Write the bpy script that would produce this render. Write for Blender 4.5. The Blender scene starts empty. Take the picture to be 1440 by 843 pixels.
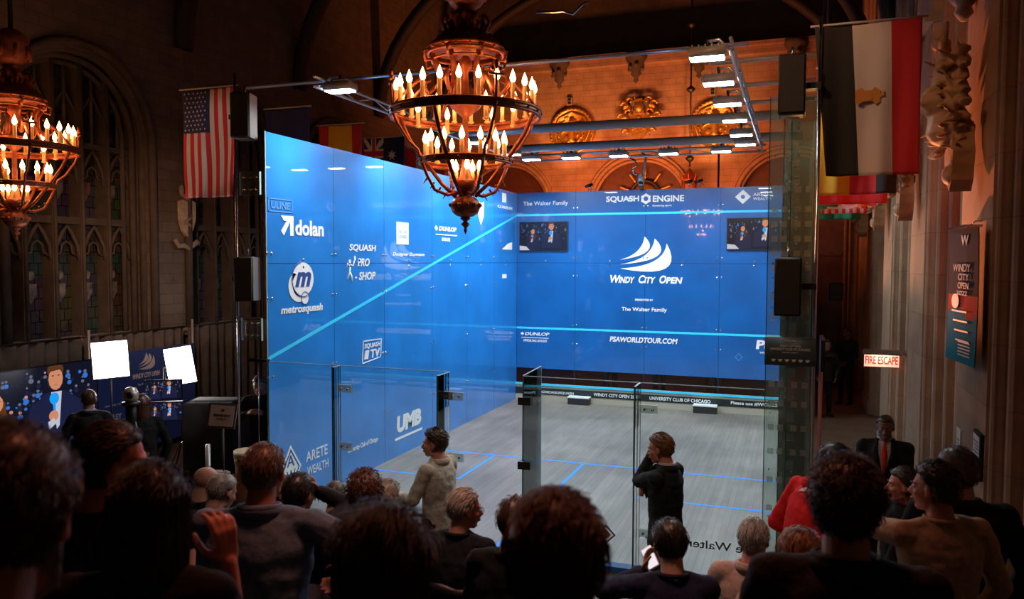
import bpy, bmesh, math, random
from mathutils import Vector as V, Matrix, noise
random.seed(7)
PI = math.pi
scn = bpy.context.scene
COL = scn.collection
R = math.radians

# ------------------------------------------------------------------ camera, world, exposure, big lights
def rot_cam(yaw, pitch, roll):
    f = V((math.sin(yaw)*math.cos(pitch), math.cos(yaw)*math.cos(pitch), math.sin(pitch)))
    r = f.cross(V((0, 0, 1))).normalized(); u = r.cross(f)
    c, s = math.cos(roll), math.sin(roll)
    r2 = c*r + s*u; u2 = -s*r + c*u
    return Matrix((r2, u2, -f)).transposed()
cam_data = bpy.data.cameras.new('camera')
cam_data.sensor_width = 36; cam_data.lens = 1096.25*36/1440
cam_data.clip_start = .05; cam_data.clip_end = 200
cam_data.dof.use_dof = True; cam_data.dof.focus_distance = 12.0; cam_data.dof.aperture_fstop = 3.2
cam = bpy.data.objects.new('camera', cam_data); COL.objects.link(cam)
cam.matrix_world = Matrix.Translation((6.5552, -8.5403, 3.4657)) @ rot_cam(-.3503, -.0495, .0034).to_4x4()
scn.camera = cam
scn.view_settings.view_transform = 'Standard'; scn.view_settings.look = 'None'
scn.view_settings.exposure = 0.0; scn.view_settings.gamma = 1; scn.view_settings.use_curve_mapping = False
w = bpy.data.worlds.new('hall_air'); scn.world = w; w.use_nodes = True
w.node_tree.nodes['Background'].inputs[0].default_value = (1, .62, .45, 1)
w.node_tree.nodes['Background'].inputs[1].default_value = .004

def light(kind, name, loc, energy, color, target=None, size=.3, size_y=None, spot=60, blend=.6, parent=None):
    d = bpy.data.lights.new(name, kind); d.energy = energy; d.color = color
    if kind == 'AREA':
        d.size = size
        if size_y: d.shape = 'RECTANGLE'; d.size_y = size_y
    else: d.shadow_soft_size = size
    if kind == 'SPOT': d.spot_size = R(spot); d.spot_blend = blend
    o = bpy.data.objects.new(name, d); COL.objects.link(o); o.location = loc
    if target is not None:
        o.rotation_euler = (V(target)-V(loc)).to_track_quat('-Z', 'Y').to_euler()
    if parent: o.parent = parent
    return o
ORANGE = (1, .25, .07); WARM = (1, .5, .26)
# uplights washing the end wall
light('AREA', 'end_wall_uplight', (1.9, 12.4, 4.6), 560, ORANGE, (1.9, 16, 8.2), 6, .4)
light('SPOT', 'medallion_uplight', (-.4, 13.8, 5.4), 420, (1, .42, .12), (-.4, 16, 7.8), .1, spot=50)
light('SPOT', 'medallion_uplight', (4.1, 13.8, 5.4), 420, (1, .42, .12), (4.1, 16, 7.8), .1, spot=50)
light('SPOT', 'crest_uplight', (1.9, 14.0, 6.2), 130, (1, .42, .15), (1.9, 16, 8.5), .1, spot=50)
# warm spots raking the right wall
light('SPOT', 'right_wall_spot', (6.95, 3.2, 2.6), 900, (1, .27, .09), (8.2, .1, 4.9), .05, spot=72, blend=.8)
light('SPOT', 'right_wall_spot', (6.95, 6.6, 2.9), 260, (1, .36, .14), (8.2, 3.8, 5.0), .06, spot=70)
light('SPOT', 'right_wall_spot', (6.95, 10.4, 3.0), 200, (1, .40, .18), (8.2, 7.6, 4.8), .06, spot=70)
light('SPOT', 'right_wall_spot', (4.6, -3.4, 7.2), 230, (1, .50, .25), (8.2, 2.4, 2.9), .12, spot=44, blend=.8)
light('SPOT', 'corridor_spot', (5.6, -3.0, 8.0), 300, (1, .52, .28), (8.1, 10.0, 3.0), .2, spot=42, blend=.6)
# audience wash and left wall wash
light('SPOT', 'audience_wash', (5.2, -4.2, 8.0), 520, (1, .27, .14), (5.0, -6.0, 2.2), .6, spot=62, blend=.8)
light('SPOT', 'added_flag_fill', (5.0, -5.0, 6.8), 60, (1, .66, .55), (7.15, -.1, 5.0), .1, spot=20, blend=.6)  # unseen fill, added to brighten the eagle flag
light('SPOT', 'added_backdrop_fill', (-1.2, -2.6, 5.4), 190, (1, .85, .78), (-4.4, 2.2, 1.0), .15, spot=44, blend=.8)  # added fill with no fixture, lifts the dark backdrop and drapes
light('SPOT', 'added_front_row_fill', (4.6, -5.0, 7.6), 330, (1, .80, .66), (4.6, -2.2, 1.0), .25, spot=62, blend=.8)  # soft fill added above the front seats to brighten clothes there
light('SPOT', 'added_flag_fill', (1.2, -4.4, 6.8), 220, (1, .74, .62), (-1.36, .5, 5.1), .1, spot=15, blend=.6)  # second unseen fill, added so the striped flag reads brighter
light('SPOT', 'left_wall_spot', (-1.2, -1.0, 4.2), 520, (1, .50, .28), (-4.9, 3.0, 3.4), .15, spot=56, blend=1)

# ------------------------------------------------------------------ materials
def nt(m):
    m.use_nodes = True; t = m.node_tree; b = t.nodes['Principled BSDF']; return t, b
MATS = {}
def mat(name, col, rough=.6, metal=0, spec=.5, emit=None, es=0, noise_s=0, noise_a=.25, bump=0, coat=0, bscale=None):
    if name in MATS: return MATS[name]
    m = bpy.data.materials.new(name); t, b = nt(m); MATS[name] = m
    b.inputs['Base Color'].default_value = (*col, 1); b.inputs['Roughness'].default_value = rough
    b.inputs['Metallic'].default_value = metal; b.inputs['Specular IOR Level'].default_value = spec
    b.inputs['Coat Weight'].default_value = coat
    if emit: b.inputs['Emission Color'].default_value = (*emit, 1); b.inputs['Emission Strength'].default_value = es
    if noise_s:
        tc = t.nodes.new('ShaderNodeTexCoord'); n = t.nodes.new('ShaderNodeTexNoise'); n.inputs['Scale'].default_value = noise_s
        n.inputs['Detail'].default_value = 6
        t.links.new(tc.outputs['Object'], n.inputs['Vector'])
        mr = t.nodes.new('ShaderNodeMapRange'); mr.inputs[1].default_value = .3; mr.inputs[2].default_value = .7
        mr.inputs[3].default_value = 1-noise_a; mr.inputs[4].default_value = 1+noise_a
        t.links.new(n.outputs['Fac'], mr.inputs[0])
        mx = t.nodes.new('ShaderNodeMix'); mx.data_type = 'RGBA'; mx.blend_type = 'MULTIPLY'; mx.inputs[0].default_value = 1
        mx.inputs[6].default_value = (*col, 1); t.links.new(mr.outputs[0], mx.inputs[7]); t.links.new(mx.outputs[2], b.inputs['Base Color'])
        if bump:
            bp = t.nodes.new('ShaderNodeBump'); bp.inputs['Strength'].default_value = bump; bp.inputs['Distance'].default_value = .02
            n2 = n
            if bscale:
                n2 = t.nodes.new('ShaderNodeTexNoise'); n2.inputs['Scale'].default_value = bscale; t.links.new(tc.outputs['Object'], n2.inputs['Vector'])
            t.links.new(n2.outputs['Fac'], bp.inputs['Height']); t.links.new(bp.outputs[0], b.inputs['Normal'])
    return m
def stone(name, c1, c2, mortar, axes, bw=.62, bh=.3):
    m = bpy.data.materials.new(name); t, b = nt(m); L = t.links.new
    tc = t.nodes.new('ShaderNodeTexCoord'); sx = t.nodes.new('ShaderNodeSeparateXYZ'); cx = t.nodes.new('ShaderNodeCombineXYZ')
    L(tc.outputs['Object'], sx.inputs[0]); L(sx.outputs[axes[0]], cx.inputs[0]); L(sx.outputs[axes[1]], cx.inputs[1])
    br = t.nodes.new('ShaderNodeTexBrick'); br.inputs['Scale'].default_value = 1
    br.inputs['Brick Width'].default_value = bw; br.inputs['Row Height'].default_value = bh
    br.inputs['Mortar Size'].default_value = .008; br.inputs['Mortar Smooth'].default_value = .3; br.inputs['Bias'].default_value = 0
    br.inputs['Color1'].default_value = (*c1, 1); br.inputs['Color2'].default_value = (*c2, 1); br.inputs['Mortar'].default_value = (*mortar, 1)
    L(cx.outputs[0], br.inputs['Vector'])
    n = t.nodes.new('ShaderNodeTexNoise'); n.inputs['Scale'].default_value = 3; n.inputs['Detail'].default_value = 8
    L(tc.outputs['Object'], n.inputs['Vector'])
    mr = t.nodes.new('ShaderNodeMapRange'); mr.inputs[3].default_value = .55; mr.inputs[4].default_value = 1.4; L(n.outputs['Fac'], mr.inputs[0])
    mx = t.nodes.new('ShaderNodeMix'); mx.data_type = 'RGBA'; mx.blend_type = 'MULTIPLY'; mx.inputs[0].default_value = 1
    L(br.outputs['Color'], mx.inputs[6]); L(mr.outputs[0], mx.inputs[7]); L(mx.outputs[2], b.inputs['Base Color'])
    b.inputs['Roughness'].default_value = .85
    ad = t.nodes.new('ShaderNodeMath'); ad.operation = 'ADD'; L(n.outputs['Fac'], ad.inputs[0]); L(br.outputs['Fac'], ad.inputs[1])
    bp = t.nodes.new('ShaderNodeBump'); bp.inputs['Strength'].default_value = .5; bp.inputs['Distance'].default_value = .01; bp.invert = True
    L(ad.outputs[0], bp.inputs['Height']); L(bp.outputs[0], b.inputs['Normal'])
    return m
def glass(name, tint=(.86, .95, .93), gloss=1.0, dens=0.0, dcol=(.3, .5, .5), ior=1.45):
    m = bpy.data.materials.new(name); t, b = nt(m); L = t.links.new
    out = t.nodes['Material Output']; t.nodes.remove(b)
    tr = t.nodes.new('ShaderNodeBsdfTransparent'); tr.inputs[0].default_value = (*tint, 1)
    gl = t.nodes.new('ShaderNodeBsdfGlossy'); gl.inputs['Roughness'].default_value = .02; gl.inputs[0].default_value = (gloss, gloss, gloss, 1)
    fr = t.nodes.new('ShaderNodeFresnel'); fr.inputs[0].default_value = ior
    mx = t.nodes.new('ShaderNodeMixShader'); L(fr.outputs[0], mx.inputs[0]); L(tr.outputs[0], mx.inputs[1]); L(gl.outputs[0], mx.inputs[2])
    last = mx
    if dens:
        df = t.nodes.new('ShaderNodeBsdfDiffuse'); df.inputs[0].default_value = (*dcol, 1)
        m2 = t.nodes.new('ShaderNodeMixShader'); m2.inputs[0].default_value = dens
        L(mx.outputs[0], m2.inputs[1]); L(df.outputs[0], m2.inputs[2]); last = m2
    L(last.outputs[0], out.inputs[0]); MATS[name] = m
    return m
def film(name, col, k=.0):
    """blue printed one-way film on polished glass, fine dots and wipe marks"""
    m = bpy.data.materials.new(name); t, b = nt(m); L = t.links.new
    tc = t.nodes.new('ShaderNodeTexCoord')
    n = t.nodes.new('ShaderNodeTexNoise'); n.inputs['Scale'].default_value = 1.3; n.inputs['Detail'].default_value = 8; L(tc.outputs['Object'], n.inputs['Vector'])
    n2 = t.nodes.new('ShaderNodeTexNoise'); n2.inputs['Scale'].default_value = 60; n2.inputs['Detail'].default_value = 3; L(tc.outputs['Object'], n2.inputs['Vector'])
    mr = t.nodes.new('ShaderNodeMapRange'); mr.inputs[1].default_value = .3; mr.inputs[2].default_value = .7; mr.inputs[3].default_value = .85; mr.inputs[4].default_value = 1.15; L(n.outputs['Fac'], mr.inputs[0])
    mx = t.nodes.new('ShaderNodeMix'); mx.data_type = 'RGBA'; mx.blend_type = 'MULTIPLY'; mx.inputs[0].default_value = 1
    mx.inputs[6].default_value = (*col, 1); L(mr.outputs[0], mx.inputs[7])
    mr2 = t.nodes.new('ShaderNodeMapRange'); mr2.inputs[1].default_value = .68; mr2.inputs[2].default_value = .78; mr2.inputs[3].default_value = 0; mr2.inputs[4].default_value = k; L(n2.outputs['Fac'], mr2.inputs[0])
    m3 = t.nodes.new('ShaderNodeMix'); m3.data_type = 'RGBA'; L(mr2.outputs[0], m3.inputs[0]); L(mx.outputs[2], m3.inputs[6]); m3.inputs[7].default_value = (.4, .6, .8, 1)
    L(m3.outputs[2], b.inputs['Base Color'])
    b.inputs['Roughness'].default_value = .28; b.inputs['Specular IOR Level'].default_value = .9
    b.inputs['Coat Weight'].default_value = 1; b.inputs['Coat Roughness'].default_value = .015; b.inputs['Coat IOR'].default_value = 1.55
    MATS[name] = m; return m
def plank(name):
    m = bpy.data.materials.new(name); t, b = nt(m); L = t.links.new
    tc = t.nodes.new('ShaderNodeTexCoord'); mp = t.nodes.new('ShaderNodeMapping'); mp.inputs['Rotation'].default_value = (0, 0, R(90))
    L(tc.outputs['Object'], mp.inputs[0])
    br = t.nodes.new('ShaderNodeTexBrick'); br.inputs['Scale'].default_value = 1; br.inputs['Brick Width'].default_value = 1.9; br.inputs['Row Height'].default_value = .085
    br.inputs['Mortar Size'].default_value = .0016; br.inputs['Color1'].default_value = (.205, .183, .158, 1); br.inputs['Color2'].default_value = (.175, .156, .134, 1); br.inputs['Mortar'].default_value = (.04, .04, .04, 1)
    L(mp.outputs[0], br.inputs['Vector'])
    mp2 = t.nodes.new('ShaderNodeMapping'); mp2.inputs['Scale'].default_value = (5, .6, 1); L(tc.outputs['Object'], mp2.inputs[0])
    n = t.nodes.new('ShaderNodeTexNoise'); n.inputs['Scale'].default_value = 1.6; n.inputs['Detail'].default_value = 9; L(mp2.outputs[0], n.inputs['Vector'])
    n3 = t.nodes.new('ShaderNodeTexNoise'); n3.inputs['Scale'].default_value = .6; n3.inputs['Detail'].default_value = 3; L(tc.outputs['Object'], n3.inputs['Vector'])
    mr = t.nodes.new('ShaderNodeMapRange'); mr.inputs[1].default_value = .3; mr.inputs[2].default_value = .7; mr.inputs[3].default_value = .85; mr.inputs[4].default_value = 1.16; L(n.outputs['Fac'], mr.inputs[0])
    mr3 = t.nodes.new('ShaderNodeMapRange'); mr3.inputs[1].default_value = .3; mr3.inputs[2].default_value = .7; mr3.inputs[3].default_value = .68; mr3.inputs[4].default_value = 1.32; L(n3.outputs['Fac'], mr3.inputs[0])
    mm = t.nodes.new('ShaderNodeMath'); mm.operation = 'MULTIPLY'; L(mr.outputs[0], mm.inputs[0]); L(mr3.outputs[0], mm.inputs[1])
    mx = t.nodes.new('ShaderNodeMix'); mx.data_type = 'RGBA'; mx.blend_type = 'MULTIPLY'; mx.inputs[0].default_value = 1
    L(br.outputs['Color'], mx.inputs[6]); L(mm.outputs[0], mx.inputs[7]); L(mx.outputs[2], b.inputs['Base Color'])
    b.inputs['Roughness'].default_value = .42
    MATS[name] = m; return m

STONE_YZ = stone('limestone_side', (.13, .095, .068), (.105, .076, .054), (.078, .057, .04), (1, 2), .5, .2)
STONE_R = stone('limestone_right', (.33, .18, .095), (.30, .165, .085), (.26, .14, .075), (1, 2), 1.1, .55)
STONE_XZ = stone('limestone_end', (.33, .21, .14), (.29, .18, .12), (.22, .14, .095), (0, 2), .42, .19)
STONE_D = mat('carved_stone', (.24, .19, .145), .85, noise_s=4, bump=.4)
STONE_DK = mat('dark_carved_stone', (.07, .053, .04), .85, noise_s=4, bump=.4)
WOODC = mat('dark_ceiling_wood', (.012, .008, .005), .7, noise_s=3)
DOORW = mat('red_brown_door_wood', (.085, .028, .018), .5, noise_s=5)
GLASS = glass('clear_glass', (.94, .98, .97), 1, 0, (.3, .5, .5), 1.28)
CLAMP = glass('clamp_acrylic', (.85, .92, .88), 1, .30, (.75, .8, .74), 1.4); GLASSG = glass('greenish_glass_fin', (.86, .95, .92), 1, .07, (.5, .6, .55), 1.18)
GLASSP = glass('hazed_glass_plate', (.80, .90, .86), 1, .12, (.6, .65, .58), 1.3)  # diffuse share paints in the pale reflections the plate would show
EDGE = mat('glass_edge_green', (.03, .12, .11), .15, spec=.8)
EDGEL = mat('glass_edge_bright', (.45, .65, .63), .15, spec=.8)
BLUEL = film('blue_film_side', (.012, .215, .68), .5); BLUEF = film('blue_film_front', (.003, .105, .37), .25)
CYAN = mat('cyan_line', (.04, .66, 1.0), .4)
LINEB = mat('blue_floor_line', (.01, .26, .95), .5)
WHITE = mat('white_print', (.85, .87, .88), .5); INK = mat('dark_print', (.035, .04, .02), .5)
BLACK = mat('black_metal', (.012, .012, .012), .45); BLK = mat('black_plastic', (.02, .02, .02), .5)
CHROME = mat('polished_steel', (.6, .6, .62), .2, 1); ALU = mat('aluminium_truss', (.55, .57, .6), .35, .8)
GREY = mat('grey_tube', (.30, .29, .28), .5, .2)
IRON = mat('bronzed_iron', (.30, .085, .035), .45, .6, noise_s=12, noise_a=.4, bump=.5)
GOLD = mat('gilded_relief', (.55, .31, .08), .35, .7, noise_s=18, bump=.6)
BULB = mat('flame_bulb', (1, .7, .35), .4, emit=(1, .50, .18), es=13)
CANDLE = mat('candle_sleeve', (.75, .42, .18), .5, emit=(1, .3, .06), es=.25)
LED = mat('led_panel_face', (1, 1, 1), .5, emit=(.92, .97, 1), es=28)
SOFTB = mat('softbox_face', (1, 1, 1), .5, emit=(1, .93, .90), es=9)
DRAPE = mat('charcoal_drape', (.085, .072, .062), .9, noise_s=6)
CHAIR = mat('black_vinyl', (.014, .014, .016), .45)
CARPET = mat('dark_riser_carpet', (.02, .017, .016), .95, noise_s=30)
HFLOOR = mat('brown_hall_floor', (.16, .10, .06), .5, noise_s=3)
PLANK = plank('grey_court_boards')

# ------------------------------------------------------------------ mesh tools
class MB:
    def __init__(s): s.v = []; s.f = []; s.m = []; s.cur = 0; s.M = Matrix(); s.sm = True; s.sf = []
    def add(s, vs, fs):
        o = len(s.v); s.v += [s.M @ V(p) for p in vs]
        for f in fs: s.f.append([i+o for i in f]); s.m.append(s.cur); s.sf.append(s.sm)
        return s
    def box(s, a, b):
        sm = s.sm; s.sm = False
        x0, y0, z0 = a; x1, y1, z1 = b
        s.add([(x0,y0,z0),(x1,y0,z0),(x1,y1,z0),(x0,y1,z0),(x0,y0,z1),(x1,y0,z1),(x1,y1,z1),(x0,y1,z1)],
              [(0,3,2,1),(4,5,6,7),(0,1,5,4),(1,2,6,5),(2,3,7,6),(3,0,4,7)]); s.sm = sm; return s
    def rbox(s, a, b, r=.01, n=3):
        """box with rounded vertical profile in x-z, extruded along y"""
        x0,y0,z0 = a; x1,y1,z1 = b; r = min(r, (x1-x0)/2.01, (z1-z0)/2.01); pts = []
        for cx, cz, a0 in ((x1-r,z1-r,0),(x0+r,z1-r,90),(x0+r,z0+r,180),(x1-r,z0+r,270)):
            for k in range(n+1):
                t = R(a0+90*k/n); pts.append((cx+r*math.cos(t), cz+r*math.sin(t)))
        N = len(pts); s.add([(p[0],y0,p[1]) for p in pts]+[(p[0],y1,p[1]) for p in pts],
            [tuple(range(N)), tuple(range(2*N-1,N-1,-1))]+[(i,i+N,(i+1)%N+N,(i+1)%N) for i in range(N)]); return s
    def ell(s, c, r, n=12, rot=None):
        vs = []; fs = []; m = max(4, n//2+1); c = V(c)
        rt = rot or Matrix.Identity(3)
        r = r if hasattr(r, '__len__') else (r, r, r)
        vs.append(c+rt@V((0,0,r[2])))
        for i in range(1, m):
            t = PI*i/m
            for j in range(n):
                p = 2*PI*j/n; vs.append(c+rt@V((r[0]*math.sin(t)*math.cos(p), r[1]*math.sin(t)*math.sin(p), r[2]*math.cos(t))))
        vs.append(c+rt@V((0,0,-r[2]))); L = len(vs)-1
        for j in range(n): fs.append((0, 1+j, 1+(j+1)%n)); fs.append((L, L-n+(j+1)%n, L-n+j))
        for i in range(m-2):
            for j in range(n):
                a = 1+i*n+j; b = 1+i*n+(j+1)%n; fs.append((a, a+n, b+n, b))
        return s.add(vs, fs)
    def tube(s, pts, rad, n=8, flat=1.0, cap=True, up=None):
        pts = [V(p) for p in pts]; rad = rad if hasattr(rad, '__len__') else [rad]*len(pts)
        vs = []; fs = []; prev = V(up) if up else None
        for i, p in enumerate(pts):
            d = (pts[min(i+1,len(pts)-1)]-pts[max(i-1,0)]); d = d.normalized() if d.length > 1e-9 else V((0,0,1))
            if prev is None: prev = V((1,0,0)) if abs(d.x) < .9 else V((0,1,0))
            a = (prev-d*prev.dot(d)); a = a.normalized() if a.length > 1e-6 else d.orthogonal().normalized()
            prev = a; b = d.cross(a)
            for k in range(n):
                t = 2*PI*k/n; vs.append(p+(a*math.cos(t)+b*math.sin(t)*flat)*rad[i])
        for i in range(len(pts)-1):
            for k in range(n):
                q = i*n+k; r2 = i*n+(k+1)%n; fs.append((q, r2, r2+n, q+n))
        if cap: fs.append(tuple(range(n-1,-1,-1))); fs.append(tuple(range((len(pts)-1)*n, len(pts)*n)))
        return s.add(vs, fs)
    def cap(s, a, b, ra, rb, n=10):
        """tapered capsule (closed)"""
        a = V(a); b = V(b); d = b-a; L = d.length
        if L < 1e-6: return s.ell(a, ra, n)
        d /= L; pts = []; rad = []
        for t in (-89, -60, -30): pts.append(a+d*ra*math.sin(R(t))); rad.append(ra*math.cos(R(t)))
        for k in range(5): pts.append(a+d*L*k/4); rad.append(ra+(rb-ra)*k/4)
        for t in (30, 60, 89): pts.append(b+d*rb*math.sin(R(t))); rad.append(rb*math.cos(R(t)))
        return s.tube(pts, rad, n)
    def lathe(s, prof, c=(0,0,0), n=24, cap=True):
        vs = []; fs = []; c = V(c)
        for r, z in prof:
            for k in range(n): t = 2*PI*k/n; vs.append(c+V((r*math.cos(t), r*math.sin(t), z)))
        for i in range(len(prof)-1):
            for k in range(n):
                q = i*n+k; r2 = i*n+(k+1)%n; fs.append((q, r2, r2+n, q+n))
        if cap: fs.append(tuple(range(n-1,-1,-1))); fs.append(tuple(range((len(prof)-1)*n, len(prof)*n)))
        return s.add(vs, fs)
    def ering(s, rings, cap=True, n=20):
        """loft of ellipses: (center, rx, ry)"""
        vs = []; fs = []
        for c, rx, ry in rings:
            c = V(c)
            for k in range(n): t = 2*PI*k/n; vs.append(c+V((rx*math.cos(t), ry*math.sin(t), 0)))
        for i in range(len(rings)-1):
            for k in range(n):
                q = i*n+k; r2 = i*n+(k+1)%n; fs.append((q, r2, r2+n, q+n))
        if cap: fs.append(tuple(range(n-1,-1,-1))); fs.append(tuple(range((len(rings)-1)*n, len(rings)*n)))
        return s.add(vs, fs)
    def poly(s, pts, z0, z1):
        """extruded 2D polygon in the current matrix's xy plane"""
        sm = s.sm; s.sm = False; n = len(pts)
        s.add([(p[0],p[1],z0) for p in pts]+[(p[0],p[1],z1) for p in pts],
              [tuple(range(n-1,-1,-1)), tuple(range(n,2*n))]+[(i,(i+1)%n,(i+1)%n+n,i+n) for i in range(n)]); s.sm = sm; return s
    def mesh(s, name, mats):
        me = bpy.data.meshes.new(name); me.from_pydata([tuple(p) for p in s.v], [], s.f)
        for m in (mats if isinstance(mats, (list, tuple)) else [mats]): me.materials.append(m)
        me.polygons.foreach_set('material_index', s.m); me.polygons.foreach_set('use_smooth', s.sf); me.update()
        return me
    def build(s, name, mats, parent=None, fix=False):
        me = s.mesh(name, mats)
        if fix:
            bm = bmesh.new(); bm.from_mesh(me); bmesh.ops.recalc_face_normals(bm, faces=bm.faces); bm.to_mesh(me); bm.free()
        o = bpy.data.objects.new(name, me); COL.objects.link(o)
        if parent: o.parent = parent
        return o
def tag(o, label=None, cat=None, group=None, kind=None):
    if label: o['label'] = label
    if cat: o['category'] = cat
    if group: o['group'] = group
    if kind: o['kind'] = kind
    return o
def thing(name, label, cat, loc=(0,0,0), rz=0, group=None):
    o = bpy.data.objects.new(name, None); COL.objects.link(o); o.location = loc; o.rotation_euler = (0,0,rz); o.empty_display_size = .1
    return tag(o, label, cat, group)
def struct(name, mb, mats, fix=False):
    return tag(mb.build(name, mats, None, fix), kind='structure')
def copy_tree(o, parent=None):
    c = o.copy(); COL.objects.link(c)
    if parent: c.parent = parent
    for ch in list(o.children): copy_tree(ch, c)
    return c
def remeshed(mb, voxel, smooth=4, fac=.6):
    me = mb.mesh('tmp', []); o = bpy.data.objects.new('tmp', me); COL.objects.link(o)
    r = o.modifiers.new('r', 'REMESH'); r.mode = 'VOXEL'; r.voxel_size = voxel; r.use_smooth_shade = True
    if smooth: s = o.modifiers.new('s', 'SMOOTH'); s.iterations = smooth; s.factor = fac
    dg = bpy.context.evaluated_depsgraph_get(); ev = o.evaluated_get(dg)
    out = bpy.data.meshes.new_from_object(ev); bpy.data.objects.remove(o); bpy.data.meshes.remove(me)
    return out
def link(name, me, m, parent=None):
    me.name = name; me.materials.clear()
    for q in (m if isinstance(m, (list, tuple)) else [m]): me.materials.append(q)
    o = bpy.data.objects.new(name, me); COL.objects.link(o)
    if parent: o.parent = parent
    return o
def displace(me, f):
    me.update()
    ns = [v.normal.copy() for v in me.vertices]
    for v, n in zip(me.vertices, ns): v.co = v.co + n*f(v.co)
    me.update()
_tc = {}
def text_mesh(body, thick=.003, bold=0.0):
    k = (body, thick, bold)
    cu = bpy.data.curves.new('t', 'FONT'); cu.body = body; cu.extrude = thick; cu.offset = bold; cu.resolution_u = 3
    o = bpy.data.objects.new('t', cu); COL.objects.link(o); dg = bpy.context.evaluated_depsgraph_get()
    me = bpy.data.meshes.new_from_object(o.evaluated_get(dg)); bpy.data.objects.remove(o)
    return me
def add_text(mb, body, box, shear=0, bold=0.0, z=0.0, fit=True, thick=.002):
    """append lettering, fitted into box (u0,v0,u1,v1) of the builder's current frame"""
    me = text_mesh(body, thick, bold)
    xs = [v.co.x for v in me.vertices]; ys = [v.co.y for v in me.vertices]
    if not xs: return
    x0, x1, y0, y1 = min(xs), max(xs), min(ys), max(ys); u0, v0, u1, v1 = box
    sx = (u1-u0)/(x1-x0); sy = (v1-v0)/(y1-y0)
    if not fit: sx = sy
    sm = mb.sm; mb.sm = False
    mb.add([(u0+(v.co.x-x0)*sx+shear*(v.co.y-y0)*sy, v0+(v.co.y-y0)*sy, z+v.co.z) for v in me.vertices], [tuple(p.vertices) for p in me.polygons])
    mb.sm = sm; bpy.data.meshes.remove(me)
def frame(o, u, v):
    u = V(u).normalized(); v = V(v).normalized(); n = u.cross(v)
    return Matrix.Translation(o) @ Matrix((u, v, n)).transposed().to_4x4()
def circle(cx, cy, r, n=24, ry=None, a0=0, a1=360):
    ry = ry or r
    return [(cx+r*math.cos(R(a0+(a1-a0)*k/n)), cy+ry*math.sin(R(a0+(a1-a0)*k/n))) for k in range(n if a1-a0 == 360 else n+1)]
SAILS = []
def crescent(p0, p1, b1, b2, n=14):
    q = []
    for k in range(n+1):
        t = k/n; q.append(((1-t)**2*p0[0]+2*t*(1-t)*b1[0]+t*t*p1[0], (1-t)**2*p0[1]+2*t*(1-t)*b1[1]+t*t*p1[1]))
    for k in range(n-1, 0, -1):
        t = k/n; q.append(((1-t)**2*p0[0]+2*t*(1-t)*b2[0]+t*t*p1[0], (1-t)**2*p0[1]+2*t*(1-t)*b2[1]+t*t*p1[1]))
    return q
def sails(mb, box, z=0):
    """three curved sails logo"""
    u0, v0, u1, v1 = box; T = lambda p: (u0+p[0]*(u1-u0), v0+p[1]*(v1-v0))
    def sail(tip, mid, tail, back):
        a = [tip]; 
        for k in range(1, 11): t = k/10; a.append(((1-t)**2*tip[0]+2*t*(1-t)*mid[0]+t*t*tail[0], (1-t)**2*tip[1]+2*t*(1-t)*mid[1]+t*t*tail[1]))
        for k in range(1, 10): t = k/10; a.append(((1-t)**2*tail[0]+2*t*(1-t)*back[0]+t*t*tip[0], (1-t)**2*tail[1]+2*t*(1-t)*back[1]+t*t*tip[1]))
        return a
    for s in (((.46,1.0),(.42,.50),(.0,.34),(.80,.50)), ((.65,.94),(.60,.34),(.0,.21),(1.08,.32)), ((.87,.80),(.84,.16),(.0,.09),(1.26,-.26))):
        p = [T(q) for q in sail(*s)]; mb.poly(p[::-1], z-.002, z+.002)
def diamond(mb, c, r, ry=None, z=0, wdt=.18):
    ry = ry or r; cx, cy = c
    P = [(cx, cy+ry), (cx+r, cy), (cx, cy-ry), (cx-r, cy)]
    k = 1-wdt
    for i in range(4):
        a = P[i]; b = P[(i+1) % 4]; a2 = (cx+(a[0]-cx)*k, cy+(a[1]-cy)*k); b2 = (cx+(b[0]-cx)*k, cy+(b[1]-cy)*k)
        mb.poly([a2, b2, b, a], z-.002, z+.002)
# ================================================================== THE HALL
XL, XR, YF, ZC = -4.9, 8.15, 16.0, 9.6
struct('floor', MB().box((-6, -12, -.1), (9.5, YF+.3, -.002)), HFLOOR)
b = MB(); b.box((-6, -12, 12.6), (9.5, YF+.3, 12.8))
struct('ceiling', b, WOODC)
for k in range(5):     # arched roof braces springing from the piers
    y = -.0+3.82*k
    t = thing('roof_brace', ['dark timber roof brace nearest the seats, lost in the gloom above the big chandelier', 'second dark timber roof brace back, above the near court end', 'third dark timber roof brace, over the middle of the court', 'fourth dark timber roof brace, over the front glass wall', 'last dark timber roof brace in front of the end wall'][k], 'roof beam', (0,y,0), 0)
    for s, x0 in ((1, XL+.05), (-1, XR-.05)):
        pts = [(x0+s*(6.4*(1-math.cos(R(a)))), 0, 7.6+4.7*math.sin(R(a))) for a in range(0, 91, 6)]
        MB().tube(pts, .16, 8, 1.4).build('arch_rib', WOODC, t)
    MB().box((XL+.1, -.14, 12.2), (XR-.1, .14, 12.58)).build('tie_beam', WOODC, t)
for k in range(7):
    x = XL+1.0+k*1.85
    b = MB().box((x-.08, -5, 11.95), (x+.08, YF, 12.18))
    tag(b.build('roof_purlin', WOODC), 'long dark timber roof purlin running the length of the hall', 'roof beam', 'timber roof purlins')
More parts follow.
